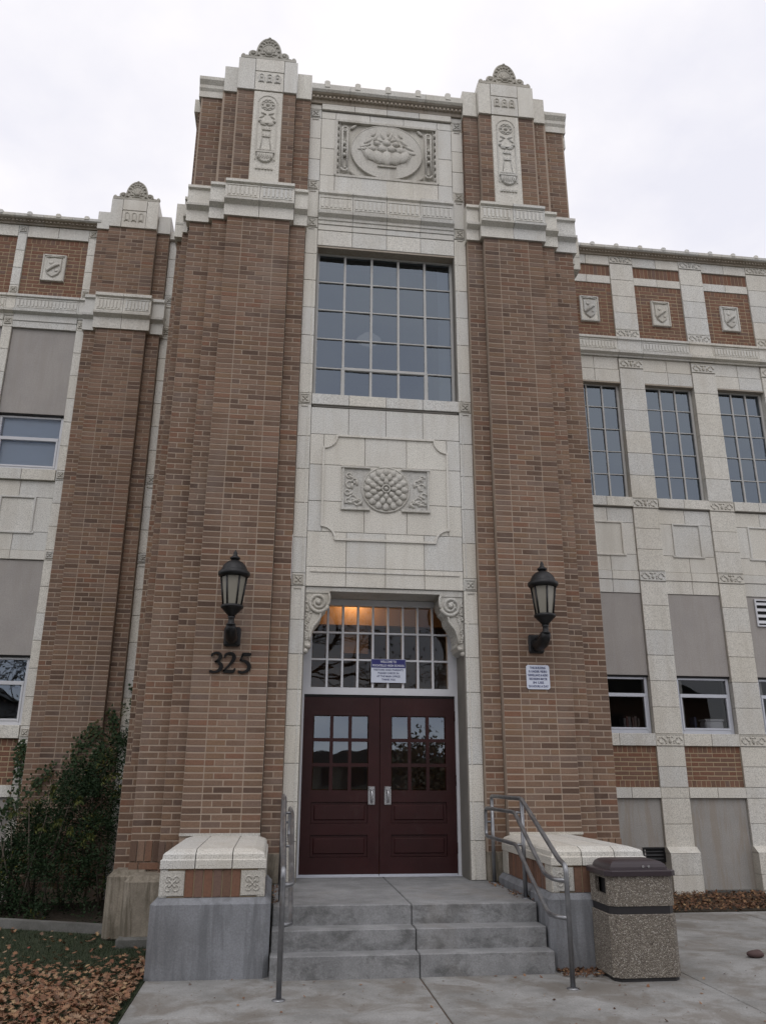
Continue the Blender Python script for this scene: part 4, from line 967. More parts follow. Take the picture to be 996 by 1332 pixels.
# pavement slabs on a dirt-filled bed
pv = MB().box(-2.20, 14, -12.5, .93, -.06, -.010).build('pavement', 'joint_dirt', kind='structure')
cols = [-2.22, .04, 2.31, 4.58, 6.85, 9.2, 11.6, 14.0]
for k, (a, c) in enumerate(zip(cols, cols[1:])):
    rows = [-1.70, -3.03, -4.95, -6.85, -8.8, -10.7, -12.5] if c < 2.4 else [.95, -1.45, -3.03, -4.95, -6.85, -8.8, -10.7, -12.5]
    for t, e in zip(rows, rows[1:]):
        m = MB(); m.bevbox(a+.006, c-.006, e+.006, t-.006, -.08, random.uniform(-.002, .001), .006); m.build('paving_slab', 'pavement', pv)
st = MB().box(-60, 60, -22, -14.5, -.05, -.02).build('street', 'asphalt', kind='structure')
kb = MB().box(-60, 60, -14.5, -14.32, -.1, .02).build('street_kerb', 'kerb_concrete', kind='structure')
# lawn sheet, bed, kerb strip
MB().box(-9, -2.222, -9, 2.7, -.05, -.012).build('lawn', 'lawn', kind='structure')
zprism(MB(), [(-8.4, 2.55), (-2.86, .30), (-2.86, 2.55)], -.05, .02).build('planting_bed', 'soil', kind='structure')
m = MB(); m.box(2.9, 9, .96, 2.55, -.05, .012); m.build('mulch_bed', 'soil', kind='structure')
kp = [(-2.86, .20), (-2.86, .31), (-9, 2.81), (-9, 2.70)]
zprism(MB(), kp[::-1] if False else [(-9, 2.70), (-2.86, .20), (-2.86, .31), (-9, 2.81)], -.05, .075, .01).build('bed_kerb', 'kerb_concrete', kind='structure')

# ---------------------------------------------------------------- steps and landing
stp = MB().box(-1.2, 1.2, -1.95, .56, -.05, .10).build('entrance_steps', 'joint_dirt', kind='structure')
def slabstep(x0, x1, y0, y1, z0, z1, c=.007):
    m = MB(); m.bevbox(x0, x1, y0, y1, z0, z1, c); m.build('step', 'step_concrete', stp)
for a, c in ((-1.212, .036), (.044, 1.212)):
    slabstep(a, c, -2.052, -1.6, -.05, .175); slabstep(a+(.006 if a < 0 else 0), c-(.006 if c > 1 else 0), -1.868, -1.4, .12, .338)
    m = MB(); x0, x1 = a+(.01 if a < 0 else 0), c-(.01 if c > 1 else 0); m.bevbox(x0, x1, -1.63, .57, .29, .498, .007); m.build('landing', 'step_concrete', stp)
# ---------------------------------------------------------------- stair pedestals
def layered(m, x0, x1, y0, y1, L, Rr, levels):
    i = len(m.v)
    for z, k in levels: m.v += [(x0+L*k, y0+k, z), (x1-Rr*k, y0+k, z), (x1-Rr*k, y1, z), (x0+L*k, y1, z)]
    n = len(levels)
    m._f((i+3, i+2, i+1, i), 0.); m._f(tuple(i+4*(n-1)+k for k in range(4)), 0.)
    for l in range(n-1):
        for k in range(4): q = (k+1) % 4; m._f((i+4*l+k, i+4*l+q, i+4*l+4+q, i+4*l+4+k), 0.)
def tile(parent, x, z, y, s):
    m = MB().block(x-s, x+s, y-.012, y+.05, z-s, z+s, .006); y -= .014
    for k in range(4):
        a = pi/4+k*pi/2; m.torus((x+cos(a)*s*.48, y, z+sin(a)*s*.48), s*.24, s*.07, 10, 5, a-2.4, a+2.4); m.ball((x+cos(a)*s*.25, y, z+sin(a)*s*.25), s*.22, .012, s*.08, 8, 4, a)
    m.ball((x, y, z), s*.12, .014, s*.12, 8, 4); m.build('corner_tile', TV, parent)
for S in (-1, 1):
    t = thing('stair_pedestal', 'concrete stair pedestal with brick band and terracotta cap ' + ('below the number 325' if S < 0 else 'beside the trash can'), 'pedestal', (S*1.72, -1.1, 0), 'pedestals flanking the steps')
    a, c = (1.222, 2.228) if S > 0 else (-2.228, -1.222)
    MB().bevbox(a, c, -1.955, -.19, -.05, .605, .045).build('concrete_base', 'pedestal_concrete', t)
    x0, x1 = a+.065, c-.065; yf = -1.875; z0, z1 = .603, .832
    core = MB().box(x0+.012, x1-.012, yf+.012, -.21, z0, z1).build('brick_band', 'mortar_tan', t)
    B = Bricks(); B.soldier(x0+.2, x1-.2, yf, z0, z1-.002, .1); B.build(core, 20, 'brick_red')
    for xx in (x0+.1, x1-.1): tile(t, xx, (z0+z1)/2, yf+.004, .1)
    sb = Bricks()
    for sx in (-1, 1):
        n = 17
        for i in range(n):
            y = yf+.2+i*(1.25/n); xf = x1 if sx > 0 else x0
            sb.b.append((xf-.1 if sx > 0 else xf, xf if sx > 0 else xf+.1, y+.005, y+1.25/n-.005, z0+.005, z1-.006, 0))
    for q in sb.b: o = MB().box(*q[:6]).build('brick', 'brick_red', core)
    for sx, xf in ((-1, x0), (1, x1)):
        m = MB(); m.bevbox(xf-.008 if sx < 0 else xf-.06, xf+.06 if sx < 0 else xf+.008, yf-.004, yf+.19, z0+.002, z1-.002, .006); m.build('corner_tile', TV, t); m = MB(); m.bevbox(xf-.008 if sx < 0 else xf-.06, xf+.06 if sx < 0 else xf+.008, -.42, -.215, z0+.002, z1-.002, .006); m.build('corner_tile', TV, t)
    xs_ = [x0-.012, x0-.012+(x1-x0)*.335, x0+(x1-x0)*.68, x1+.012]
    for k, (p, q) in enumerate(zip(xs_, xs_[1:])):
        m = MB(); layered(m, p+(.004 if k else 0), q-(.004 if k < 2 else 0), yf-.02, -.206, 1 if k == 0 else 0, 1 if k == 2 else 0, ((.834, 0), (.900, 0), (.908, .014), (.945, .018), (.962, .035), (.985, .11)))
        m.build('cap_block', TC, t)
    MB().box((C1 if S > 0 else -C2)+.0, (C2 if S > 0 else -C1), -.222, -.19, .985, 1.012).build('wall_fillet', TV, t)
    # plinth of the tower
    pt = thing('tower_plinth', None, None, (S*2.6, -.1, 0), parent=bld)
    a, c = (2.2, 2.70) if S > 0 else (-2.70, -2.2); MB().bevbox(a, c, -.47, .3, -.05, .625, .055).build('plinth_block', 'plinth_concrete', pt)
    a, c = (2.5, 2.93) if S > 0 else (-2.93, -2.5); MB().bevbox(a, c, -.14, 2.5, -.05, .645, .06).build('plinth_block', 'plinth_concrete', pt)
    a, c = (2.2, 2.712) if S > 0 else (-2.712, -2.2); MB().bevbox(a, c, -.53, -.3, -.05, .08, .02).build('plinth_foot', 'kerb_concrete', pt)

# ---------------------------------------------------------------- handrails
def rounded(P, r=.07, n=5):
    P = [Vector(p) for p in P]; out = [P[0]]
    for a, b_, c in zip(P, P[1:], P[2:]):
        d1 = (a-b_); d2 = (c-b_); q = min(r, d1.length*.45, d2.length*.45); p1 = b_+d1.normalized()*q; p2 = b_+d2.normalized()*q
        for k in range(n+1): t = k/n; out.append(p1*(1-t)**2+b_*2*t*(1-t)+p2*t*t)
    out.append(P[-1]); return [tuple(p) for p in out]
for S in (-1, 1):
    xp = S*1.18 if S > 0 else -1.135; xi = xp-S*.075; yb = -2.56 if S > 0 else -2.66
    t = thing('handrail', 'grey steel pipe handrail ' + ('beside the trash can' if S > 0 else 'on the number 325 side of the steps'), 'handrail', (xp, -1.4, 0), 'pipe handrails of the entrance steps')
    r = .021
    for y, z0, z1 in ((-.21, .495, 1.385), (-1.37, .495, 1.385)): MB().tube([(xp, y, z0), (xp, y, z1)], r, 12).build('post', 'rail_steel', t); MB().lathe([(.045, 0), (.045, .006), (.024, .012)], (xp, y, .496), 14).build('post_flange', 'rail_steel', t)
    MB().tube(rounded([(xp, -.21, 1.30), (xp, -.21, 1.39), (xp, -1.37, 1.39), (xp, yb+.16, .93), (xp, yb, .90), (xp, yb, 0)], .06), r, 12).build('top_rail', 'rail_steel', t)
    MB().lathe([(.05, 0), (.05, .006), (.025, .014)], (xp, yb, -.001), 14).build('post_flange', 'rail_steel', t)
    MB().tube(rounded([(xp, yb, .785), (xi, yb+.09, .785), (xi, yb+.33, .80), (xi, -1.37, 1.265), (xi, -.21, 1.265), (xi, -.21, .972), (xi, -1.37, .972), (xi, yb+.30, .50), (xi, yb+.09, .505), (xp, yb, .505)], .07), r*.9, 12).build('grab_rail', 'rail_steel', t)
    for y, z in ((-.21, 1.12), (-1.37, 1.262), (-1.37, .97)): MB().tube([(xp, y, z), (xi, y, z)], .012, 8).build('rail_stub', 'rail_steel', t)

# ---------------------------------------------------------------- wall lanterns
for S in (-1, 1):
    lx, ly, lz = S*1.79, -.60, 3.20
    t = thing('wall_lantern', 'black hexagonal wall lantern ' + ('above the number 325' if S < 0 else 'above the small white notice'), 'lantern', (lx, -.2, 3.0), 'wall lanterns flanking the entrance')
    MB().lathe([(.085, 3.705-lz), (.162, 3.715-lz), (.178, 3.735-lz), (.178, 3.765-lz), (.15, 3.785-lz), (.145, 3.80-lz), (.125, 3.845-lz), (.085, 3.885-lz), (.045, 3.905-lz), (.03, 3.915-lz)], (lx, ly, lz), 18).build('lantern_roof', 'lantern_metal', t)
    MB().lathe([(.03, 0), (.055, .015), (.06, .03), (.035, .05), (.02, .07), (.024, .085), (.012, .11), (.003, .125)], (lx, ly, 3.905), 12).build('finial', 'lantern_metal', t)
    ang = [(0 if S < 0 else pi/6)+k*pi/3 for k in range(6)]
    ra, rb, za, zb_ = .142, .098, 3.71, 3.385
    for k in range(6):
        a0, a1 = ang[k], ang[(k+1) % 6]
        p = lambda r_, a, z: (lx+r_*cos(a), ly+r_*sin(a), z)
        MB().tube([p(ra, a0, za), p(rb, a0, zb_)], .0115, 6).build('frame_bar', 'lantern_metal', t)
        q = MB(); q.quad(p(rb-.006, a0, zb_), p(rb-.006, a1, zb_), p(ra-.006, a1, za), p(ra-.006, a0, za)); q.build('glass_panel', 'frosted', t)
    MB().lathe([(.012, 0), (.03, .02), (.034, .10), (.02, .16), (.008, .2)], (lx, ly, 3.40), 10).build('bulb', 'sign_white', t)
    MB().lathe([(.03, 0), (.045, .02), (.085, .06), (.112, .09), (.125, .10), (.125, .125), (.10, .135)], (lx, ly, 3.262), 18).build('lantern_base', 'lantern_metal', t)
    m = MB(); m.lathe([(.042, 0), (.05, .015), (.035, .03), (.032, .08), (.045, .10)], (lx, ly, 3.165), 14); m.build('neck', 'lantern_metal', t)
    m = MB(); m.tube([(lx, ly-.02, 3.175), (lx, ly+.02, 3.13), (lx, ly+.11, 3.085), (lx, ly+.22, 3.07), (lx, ly+.34, 3.085), (lx, -.205, 3.10)], [.05, .06, .068, .07, .068, .07], 10)
    m.tube([(lx, ly+.03, 3.165), (lx, ly+.10, 3.17), (lx, ly+.2, 3.145), (lx, -.21, 3.15)], [.035, .04, .035, .03], 8); m.build('arm', 'lantern_metal', t)
    m = MB(); m.bevbox(lx-.095, lx+.095, -.245, -.198, 2.995, 3.215, .018); m.build('wall_plate', 'lantern_metal', t)
# ---------------------------------------------------------------- house number
def stroke(m, pts, ox, oz, sx, sz, y0, y1):
    P = []; n = len(pts)
    for i in range(n-1):
        p0, p1, p2, p3 = pts[max(i-1, 0)], pts[i], pts[i+1], pts[min(i+2, n-1)]
        for k in range(6):
            t = k/6; P.append(tuple(.5*((2*p1[j])+(-p0[j]+p2[j])*t+(2*p0[j]-5*p1[j]+4*p2[j]-p3[j])*t*t+(-p0[j]+3*p1[j]-3*p2[j]+p3[j])*t**3) for j in range(3)))
    P.append(pts[-1]); L, Rr = [], []
    for i, (x, z, w) in enumerate(P):
        a, c = P[max(i-1, 0)], P[min(i+1, len(P)-1)]; dx, dz = c[0]-a[0], c[1]-a[1]; d = sqrt(dx*dx+dz*dz) or 1
        w = w*1.15+.035; L.append((ox+(x-dz/d*w/2)*sx, oz+(z+dx/d*w/2)*sz)); Rr.append((ox+(x+dz/d*w/2)*sx, oz+(z-dx/d*w/2)*sz))
    i0 = len(m.v)
    for (a, c), (e, g_) in zip(L, Rr): m.v += [(a, y0, c), (e, y0, g_), (a, y1, c), (e, y1, g_)]
    for k in range(len(L)-1):
        q = i0+4*k
        for f_ in ((0, 1, 5, 4), (2, 6, 7, 3), (0, 4, 6, 2), (1, 3, 7, 5)): m._f(tuple(q+v_ for v_ in f_), 0.)
    m._f((i0, i0+2, i0+3, i0+1), 0.); q = i0+4*(len(L)-1); m._f((q, q+1, q+3, q+2), 0.)
D = {'3': [[(.06, .80, .03), (.10, .90, .055), (.25, .985, .055), (.41, .95, .09), (.48, .82, .12), (.44, .67, .10), (.32, .57, .055), (.22, .53, .03)], [(.24, .55, .03), (.40, .51, .08), (.53, .37, .13), (.52, .19, .13), (.39, .06, .09), (.22, .015, .065), (.08, .04, .09), (.02, .085, .06)]],
     '2': [[(.04, .73, .02), (.11, .90, .07), (.27, .975, .07), (.44, .92, .11), (.50, .76, .13), (.44, .58, .11), (.28, .36, .06), (.03, .06, .04)], [(.02, .055, .09), (.25, .055, .11), (.46, .055, .11), (.53, .12, .06), (.57, .22, .02)]],
     '5': [[(.17, .935, .11), (.35, .935, .11), (.52, .94, .11), (.57, 1.0, .02)], [(.20, .93, .05), (.14, .76, .04), (.09, .60, .04)], [(.09, .62, .05), (.28, .60, .08), (.45, .49, .12), (.53, .30, .13), (.45, .12, .10), (.25, .02, .07), (.09, .035, .09), (.02, .08, .05)]]}
hn = thing('house_number', 'black metal house number 325 fixed on the brick pier', 'number', (-1.80, -.215, 2.70))
for ch_, ox in (('3', -2.022), ('2', -1.874), ('5', -1.706)):
    m = MB()
    for s_ in D[ch_]: stroke(m, s_, ox, 2.700, .238, .222, -.226, -.204)
    m.build('digit', 'bronze', hn)
# ---------------------------------------------------------------- signs
def text(body, size, x, y, z, mat, parent, width=None, bold=.0):
    cu = bpy.data.curves.new('lettering', 'FONT'); cu.body = body; cu.size = size; cu.align_x = 'CENTER'; cu.extrude = .0008; cu.offset = bold; cu.resolution_u = 2
    o = bpy.data.objects.new('lettering', cu); COL.objects.link(o); bpy.context.view_layer.update()
    me = bpy.data.meshes.new_from_object(o.evaluated_get(bpy.context.evaluated_depsgraph_get())); bpy.data.objects.remove(o)
    xs = [v.co.x for v in me.vertices]; w = max(xs)-min(xs); k = width/w if width else 1
    for v in me.vertices: v.co = Vector((v.co.x*k, -v.co.z, v.co.y))
    me.materials.clear(); me.materials.append(MATS[mat]); o2 = bpy.data.objects.new('lettering', me); COL.objects.link(o2); put(o2, (x, y, z), parent)
ws = thing('notice_sign', 'small white metal notice with six lines of blue text under a lantern', 'sign', (1.795, -.21, 2.575))
MB().prism([(1.672, 2.575), (1.918, 2.575), (1.936, 2.593), (1.936, 2.839), (1.918, 2.857), (1.672, 2.857), (1.654, 2.839), (1.654, 2.593)], -.212, -.204).build('sign_plate', 'sign_white', ws)
for k, (s_, w) in enumerate((('THIS BUILDING', .19), ('IS UNDER VIDEO', .225), ('SURVEILLANCE & AUDIO', .24), ('RECORDING MAY BE', .215), ('IN USE', .13), ('24 HOURS A DAY', .24))):
    text(s_, .036, 1.795, -.2135, 2.812-k*.043, 'ink_blue', ws, w, .0008)
bs = thing('welcome_sign', 'white sign with a blue heading hung in the transom over the doors', 'sign', (.10, YD-.04, 2.69))
sx0, sx1, sy = -.118, .316, YD-.052
MB().bevbox(sx0, sx1, sy, sy+.008, 2.690, 2.98, .002).build('sign_plate', 'sign_white', bs)
MB().box(sx0+.004, sx1-.004, sy-.002, sy+.001, 2.872, 2.976).build('sign_heading', 'sign_blue', bs)
xm = (sx0+sx1)/2
text('WELCOME TO', .04, xm, sy-.003, 2.933, 'ink_white', bs, .20, .0008); text('POCATELLO HIGH SCHOOL', .036, xm, sy-.003, 2.888, 'ink_white', bs, .40, .0008)
for k, (s_, w) in enumerate((('VISITORS AND PARENTS', .37), ('PLEASE CHECK IN', .26), ('AT THE MAIN OFFICE', .29), ('THANK YOU', .17))): text(s_, .032, xm, sy-.0015, 2.836-k*.039, 'ink_blue', bs, w, .0006)

# ---------------------------------------------------------------- trash can
tcn = thing('trash_can', 'square exposed-aggregate trash can with dark domed lid beside the steps', 'trash can', (1.9, -2.18, 0))
x0, x1, y0, y1, ck = 1.598, 2.185, -2.41, -1.93, .05
def octo(e=0.): a, c, p, q = x0-e, x1+e, y0-e, y1+e; return [(a+ck, p), (c-ck, p), (c, p+ck), (c, q-ck), (c-ck, q), (a+ck, q), (a, q-ck), (a, p+ck)]
zprism(MB(), octo(-.012), -.001, .05).build('foot', 'rubber', tcn)
zprism(MB(), octo(), .03, .502, .006).build('body', 'aggregate', tcn)
zprism(MB(), octo(-.010), .500, .566).build('band', 'can_band', tcn)
up = MB(); zz0, zz1, o0, o1 = .564, .80, -2.36, -2.22      # upper shell with a slot in its left side
w_ = .035
up.box(x0+ck, x1-ck, y0, y0+w_, zz0, zz1); up.box(x0+ck, x1-ck, y1-w_, y1, zz0, zz1); up.box(x1-w_, x1, y0+ck, y1-ck, zz0, zz1)
for (ax, ay, bx_, by_) in ((x0, y0+ck, x0+ck, y0), (x1-ck, y0, x1, y0+ck), (x1, y1-ck, x1-ck, y1), (x0+ck, y1, x0, y1-ck)):
    nx_, ny_ = (1 if ax+bx_ < x0+x1 else -1)*.03, (1 if ay+by_ < y0+y1 else -1)*.03
    zprism(up, [(ax, ay), (bx_, by_), (bx_+nx_, by_+ny_), (ax+nx_, ay+ny_)], zz0, zz1)
up.box(x0, x0+w_, y0+ck, -2.33, zz0, zz1); up.box(x0, x0+w_, -2.10, y1-ck, zz0, zz1); up.box(x0, x0+w_, -2.33, -2.10, zz0, .645); up.box(x0, x0+w_, -2.33, -2.10, .775, zz1)
up.build('upper_shell', 'aggregate', tcn)
zprism(MB(), octo(-.06), .56, .785).build('inner_liner', 'dark_void', tcn)
zprism(MB(), octo(.022), .798, .842, .008).build('lid_rim', 'lid_plastic', tcn)
m = MB()
for zz, e in ((.835, .035), (.862, .04), (.885, .052), (.903, .075), (.913, .105), (.917, .15)): m.v += [(x0+e, y0+e, zz), (x1-e, y0+e, zz), (x1-e, y1-e, zz), (x0+e, y1-e, zz)]
for l in range(5):
    for k in range(4): q = (k+1) % 4; m._f((4*l+k, 4*l+q, 4*l+4+q, 4*l+4+k), 0.)
m._f((20, 21, 22, 23), 0.); m.build('lid', 'lid_plastic', tcn)
for k in (0, 1): MB().lathe([(.011, 0), (.011, .004)], (1.93+k*.05, y0+.035, .868), 8, axis='y').build('rivet', 'handle_steel', tcn)
sto = MB(); sto.ball((3.29, -1.61, .028), .085, .055, .034, 12, 7); sto.ball((3.32, -1.60, .035), .05, .04, .03, 10, 6)
so_ = sto.build('stone', 'stone_red'); so_['label'] = 'small dark reddish stone lying on the pavement'; so_['category'] = 'stone'

# ---------------------------------------------------------------- vegetation
rng = random.Random(3)
def leaf(m, c, d, w, l, val, up=None):
    """one folded leaf: two triangles-quads along direction d"""
    d = Vector(d).normalized(); n = Vector((rng.uniform(-1, 1), rng.uniform(-1, 1), rng.uniform(.2, 1))) if up is None else Vector(up)
    s = d.cross(n)
    if s.length < 1e-3: s = d.cross(Vector((1, .3, .2)))
    s.normalize(); n = s.cross(d); c = Vector(c); i = len(m.v)
    m.v += [tuple(c), tuple(c+d*l*.5+s*w-n*w*.3), tuple(c+d*l), tuple(c+d*l*.5-s*w-n*w*.3), tuple(c+d*l*.5+n*0)]
    m._f((i, i+1, i+2, i+4), val); m._f((i, i+4, i+2, i+3), val)
sh = thing('shrub', 'large dark green shrub in the corner beside the tower plinth', 'shrub', (-3.7, 1.4, 0))
fol = MB()
def top(x): 
    P = [(-5.1, .12), (-4.75, .40), (-4.4, 1.02), (-4.1, 1.50), (-3.75, 1.72), (-3.4, 2.0), (-3.12, 2.3), (-2.95, 2.1)]
    for (a, h), (c, k) in zip(P, P[1:]):
        if a <= x <= c: return h+(k-h)*(x-a)/(c-a)
    return .2
clumps = []
for k in range(330):
    x = rng.uniform(-5.05, -3.0); h = top(x)*rng.uniform(.85, 1.06)
    z = h*(rng.random()**.7); f_ = z/h
    yfr = .62+(-.407)*(x+2.9)*.72 + .75*f_**1.6
    y = yfr+(rng.random()**2)*(2.25-yfr)
    clumps.append((x, y, z, rng.uniform(.09, .19), rng.random()))
for (x, y, z, r_, hv) in clumps:
    n = 100
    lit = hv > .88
    for i in range(n):
        a, b_ = rng.uniform(0, 2*pi), rng.uniform(-.6, 1); q = rng.random()**.4; v_ = Vector((cos(a)*sqrt(max(0, 1-b_*b_)), sin(a)*sqrt(max(0, 1-b_*b_)), b_))
        p = Vector((x, y, z))+v_*r_*q
        if p.x > -2.96 or p.z < 0 or p.y > 2.4: continue
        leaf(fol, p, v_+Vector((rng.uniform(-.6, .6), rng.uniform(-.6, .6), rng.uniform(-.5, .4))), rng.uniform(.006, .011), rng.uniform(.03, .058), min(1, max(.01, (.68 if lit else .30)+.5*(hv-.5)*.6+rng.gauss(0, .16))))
for sx_, sz_ in ((-4.05, .95), (-3.85, .98), (-3.65, .92), (-3.45, .85), (-4.4, 1.1), (-3.3, 1.5), (-3.9, 1.35), (-4.6, .75), (-3.6, 1.25)):       # arching young shoots
    yb_ = .62+(-.407)*(sx_+2.9)*.72+.2; d = Vector((rng.uniform(.2, .9), -.4, rng.uniform(-.05, .25)))
    for i in range(46):
        t = i/46; p = Vector((sx_, yb_, sz_))+d*t*.32+Vector((0, 0, .05*sin(t*3)))
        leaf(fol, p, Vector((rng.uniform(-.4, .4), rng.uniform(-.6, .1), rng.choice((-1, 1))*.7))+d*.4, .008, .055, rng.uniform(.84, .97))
fol.build('foliage', 'shrub_leaf', sh, True)
m = MB()
for k in range(14):
    x = rng.uniform(-4.6, -3.2); y = rng.uniform(1.2, 1.9); m.tube([(x, y, 0), (x+rng.uniform(-.1, .1), y, .4), (x+rng.uniform(-.25, .25), y-.05, top(x)*.8)], [.02, .014, .006], 5)
m.build('stem', 'bark', sh)
iv = thing('ivy', 'thin ivy climbing the brick pilaster and the pale trims above the shrub', 'ivy', (-3.6, 2.3, 1.0))
il = MB(); ist = MB()
def vine(path, spread, n, y):
    P = [Vector((a, y, c)) for a, c in path]; ist.tube([tuple(p) for p in P], .006, 4)
    for i in range(n):
        t = rng.random()**.8*(len(P)-1); k = min(int(t), len(P)-2); p = P[k].lerp(P[k+1], t-k)+Vector((rng.gauss(0, spread), rng.uniform(-.05, -.005), rng.gauss(0, spread*.8)))
        leaf(il, p, (rng.uniform(-1, 1), -.25, rng.uniform(-1, .6)), rng.uniform(.014, .026), rng.uniform(.035, .06), rng.uniform(.05, 1), (0, -1, .2))
yp_ = YW-.215
vine([(-4.05, 1.3), (-4.0, 1.7), (-3.85, 2.0), (-3.72, 2.25)], .055, 240, yp_); vine([(-3.75, 1.5), (-3.7, 1.8), (-3.6, 2.05)], .05, 130, yp_)
vine([(-3.22, 1.9), (-3.18, 2.3), (-3.2, 2.65), (-3.17, 2.9)], .055, 330, YW-.02); vine([(-3.3, 2.0), (-3.5, 2.15), (-3.55, 2.45)], .04, 110, YW-.12)
vine([(-4.66, 1.0), (-4.68, 1.5), (-4.70, 1.85), (-4.70, 2.0)], .045, 260, YW-.03); vine([(-4.6, 1.2), (-4.4, 1.5), (-4.2, 1.7)], .06, 120, yp_)
vine([(-4.8, .9), (-4.9, 1.15), (-5.05, 1.2)], .05, 60, YW-.05); vine([(-4.75, 1.3), (-4.78, 1.05)], .03, 60, YW-.02)
il.build('ivy_leaves', 'ivy_leaf', iv, True); ist.build('stem', 'bark', iv)
gr = MB()
for k in range(52000):
    x = -2.235-rng.random()**1.25*3.4; y = rng.uniform(-4.3, 1.2)
    if y > .15-.407*(x+2.86): continue
    if x > -2.72 and y > -.52: continue
    h = rng.uniform(.012, .038); a = rng.uniform(0, 2*pi); dx, dy = cos(a)*.0028, sin(a)*.0028; lx_, ly_ = rng.gauss(0, .012), rng.gauss(0, .012); i = len(gr.v)
    gr.v += [(x-dx, y-dy, -.012), (x+dx, y+dy, -.012), (x+lx_, y+ly_, h-.012)]; gr._f((i, i+1, i+2), min(1, max(.01, rng.gauss(.45, .22))))
gr.build('grass', 'grass', None, True, label='short dark green lawn grass beside the steps', category='grass', kind='stuff')
LSH = [(0, -.55), (.10, -.20), (.42, -.32), (.34, -.06), (.52, .12), (.26, .16), (.30, .42), (.10, .32), (0, .60), (-.10, .32), (-.30, .42), (-.26, .16), (-.52, .12), (-.34, -.06), (-.42, -.32), (-.10, -.20)]
def leafmesh(m, c, s, rz, tilt, val, curl):
    i = len(m.v); ct, st_ = cos(rz), sin(rz); tx, ty = rng.gauss(0, tilt), rng.gauss(0, tilt); pts = [(0, 0)]+LSH
    for (a, b_) in pts:
        a, b_ = a*s*rng.uniform(.85, 1.1), b_*s; z = curl*(a*a+b_*b_)/s+a*tx+b_*ty; m.v.append((c[0]+a*ct-b_*st_, c[1]+a*st_+b_*ct, c[2]+z))
    n = len(LSH)
    for k in range(0, n, 1): m._f((i, i+1+k, i+1+(k+1) % n), val)
def dens(x, y):
    """how thick the leaf cover lies on the lawn"""
    e = max(0., 1-(-2.24-x)/.35) if y < -1.0 else 0
    q = min(1., max(0., (-.55-y)/1.7))
    return min(1., .02+.62*q**2.4+.40*e*min(1, max(0, (-.8-y)/.8)))
litter = MB(); singles = []
for k in range(26000):
    x = -2.24-rng.random()*3.0; y = rng.uniform(-4.3, .9)
    if y > .1-.407*(x+2.86) or (x > -2.74 and y > -.55): continue
    dd = dens(x, y)
    if rng.random() > dd: continue
    s = rng.uniform(.026, .056); c = (x, y, .012+rng.random()*.035*dd+.006)
    if dd < .35 and len(singles) < 130 or (rng.random() < .02 and len(singles) < 190): singles.append((c, s))
    else: leafmesh(litter, c, s, rng.uniform(0, 6.3), .35, rng.uniform(.01, 1), rng.uniform(-.4, .9))
litter.build('leaf_litter', 'fallen_leaf', None, True, label='thick drift of brown and orange fallen leaves on the lawn edge', category='leaves', kind='stuff')
lv = []
for k in range(6):
    m = MB(); leafmesh(m, (0, 0, 0), 1., 0, .3, 0., rng.uniform(-.3, .7)); lv.append(m.mesh('fallen_leaf', (0, 0, 0), 'fallen_leaf'))
def single(c, s, label, group):
    o = bpy.data.objects.new('fallen_leaf', lv[rng.randrange(6)]); COL.objects.link(o); o.location = c; o.scale = (s, s, s); o.rotation_euler = (rng.gauss(0, .15), rng.gauss(0, .15), rng.uniform(0, 6.3))
    o['label'] = label; o['category'] = 'leaf'; o['group'] = group
for c, s in singles:
    x, y, _ = c
    z_ = 'on the lawn close to the bed kerb' if y > -.25-.407*(x+2.86) else 'on the lawn beside the tower plinth' if y > -1.1 and x > -3.1 else 'on the lawn along the pavement edge' if x > -2.5 else 'on open grass above the leaf drift' if y > -1.5 else 'lying on top of the leaf drift'
    single(c, s, 'single fallen brown leaf '+z_, 'fallen leaves on the lawn')
for k in range(95):
    x, y = rng.uniform(-2.0, 4.6), rng.uniform(-3.6, -2.1)
    if x > 2.4: y = rng.uniform(-3.4, .8)
    if x < -1.2 and rng.random() < .5: y = -1.985-rng.random()**2*.15
    if -1.22 < x < 1.22 and rng.random() < .35: y = -2.085-rng.random()**2*.2
    if 1.55 < x < 2.25 and y > -2.48: continue
    z_ = 'along the foot of the pedestal below the number 325' if x < -1.2 and y > -2.16 else 'along the foot of the bottom step' if abs(x) < 1.22 and y > -2.3 else 'on the slabs beyond the trash can' if x > 2.25 else 'on the open slabs in front of the steps'
    single((x, y, .006), rng.uniform(.012, .034), 'single small fallen leaf '+z_, 'fallen leaves on the pavement')
mu = MB()
for k in range(7500):
    x, y = rng.uniform(2.95, 8.5), .95+rng.random()*1.5
    leafmesh(mu, (x, y, .014+rng.random()*.045), rng.uniform(.02, .05), rng.uniform(0, 6.3), .45, rng.uniform(.01, 1), rng.uniform(-.5, 1)) if k % 2 else leaf(mu, (x, y, .02+rng.random()*.03), (rng.uniform(-1, 1), rng.uniform(-1, 1), rng.uniform(-.2, .3)), .006, rng.uniform(.03, .07), rng.uniform(.01, 1))
for k in range(260):
    x, y = rng.uniform(1.25, 1.62), -1.97-rng.random()**2*.25
    leafmesh(mu, (x, y, .006+rng.random()*.02), rng.uniform(.015, .035), rng.uniform(0, 6.3), .45, rng.uniform(.01, 1), rng.uniform(-.5, 1))
for k in range(900):
    x, y = rng.uniform(-2.15, 6.5), rng.uniform(-4.0, -2.08)
    if x > 2.35: y = rng.uniform(-4.0, .9)
    if 1.55 < x < 2.25 and y > -2.48: continue
    leafmesh(mu, (x, y, .003), rng.uniform(.004, .013), rng.uniform(0, 6.3), .2, rng.uniform(.01, .7), .2)
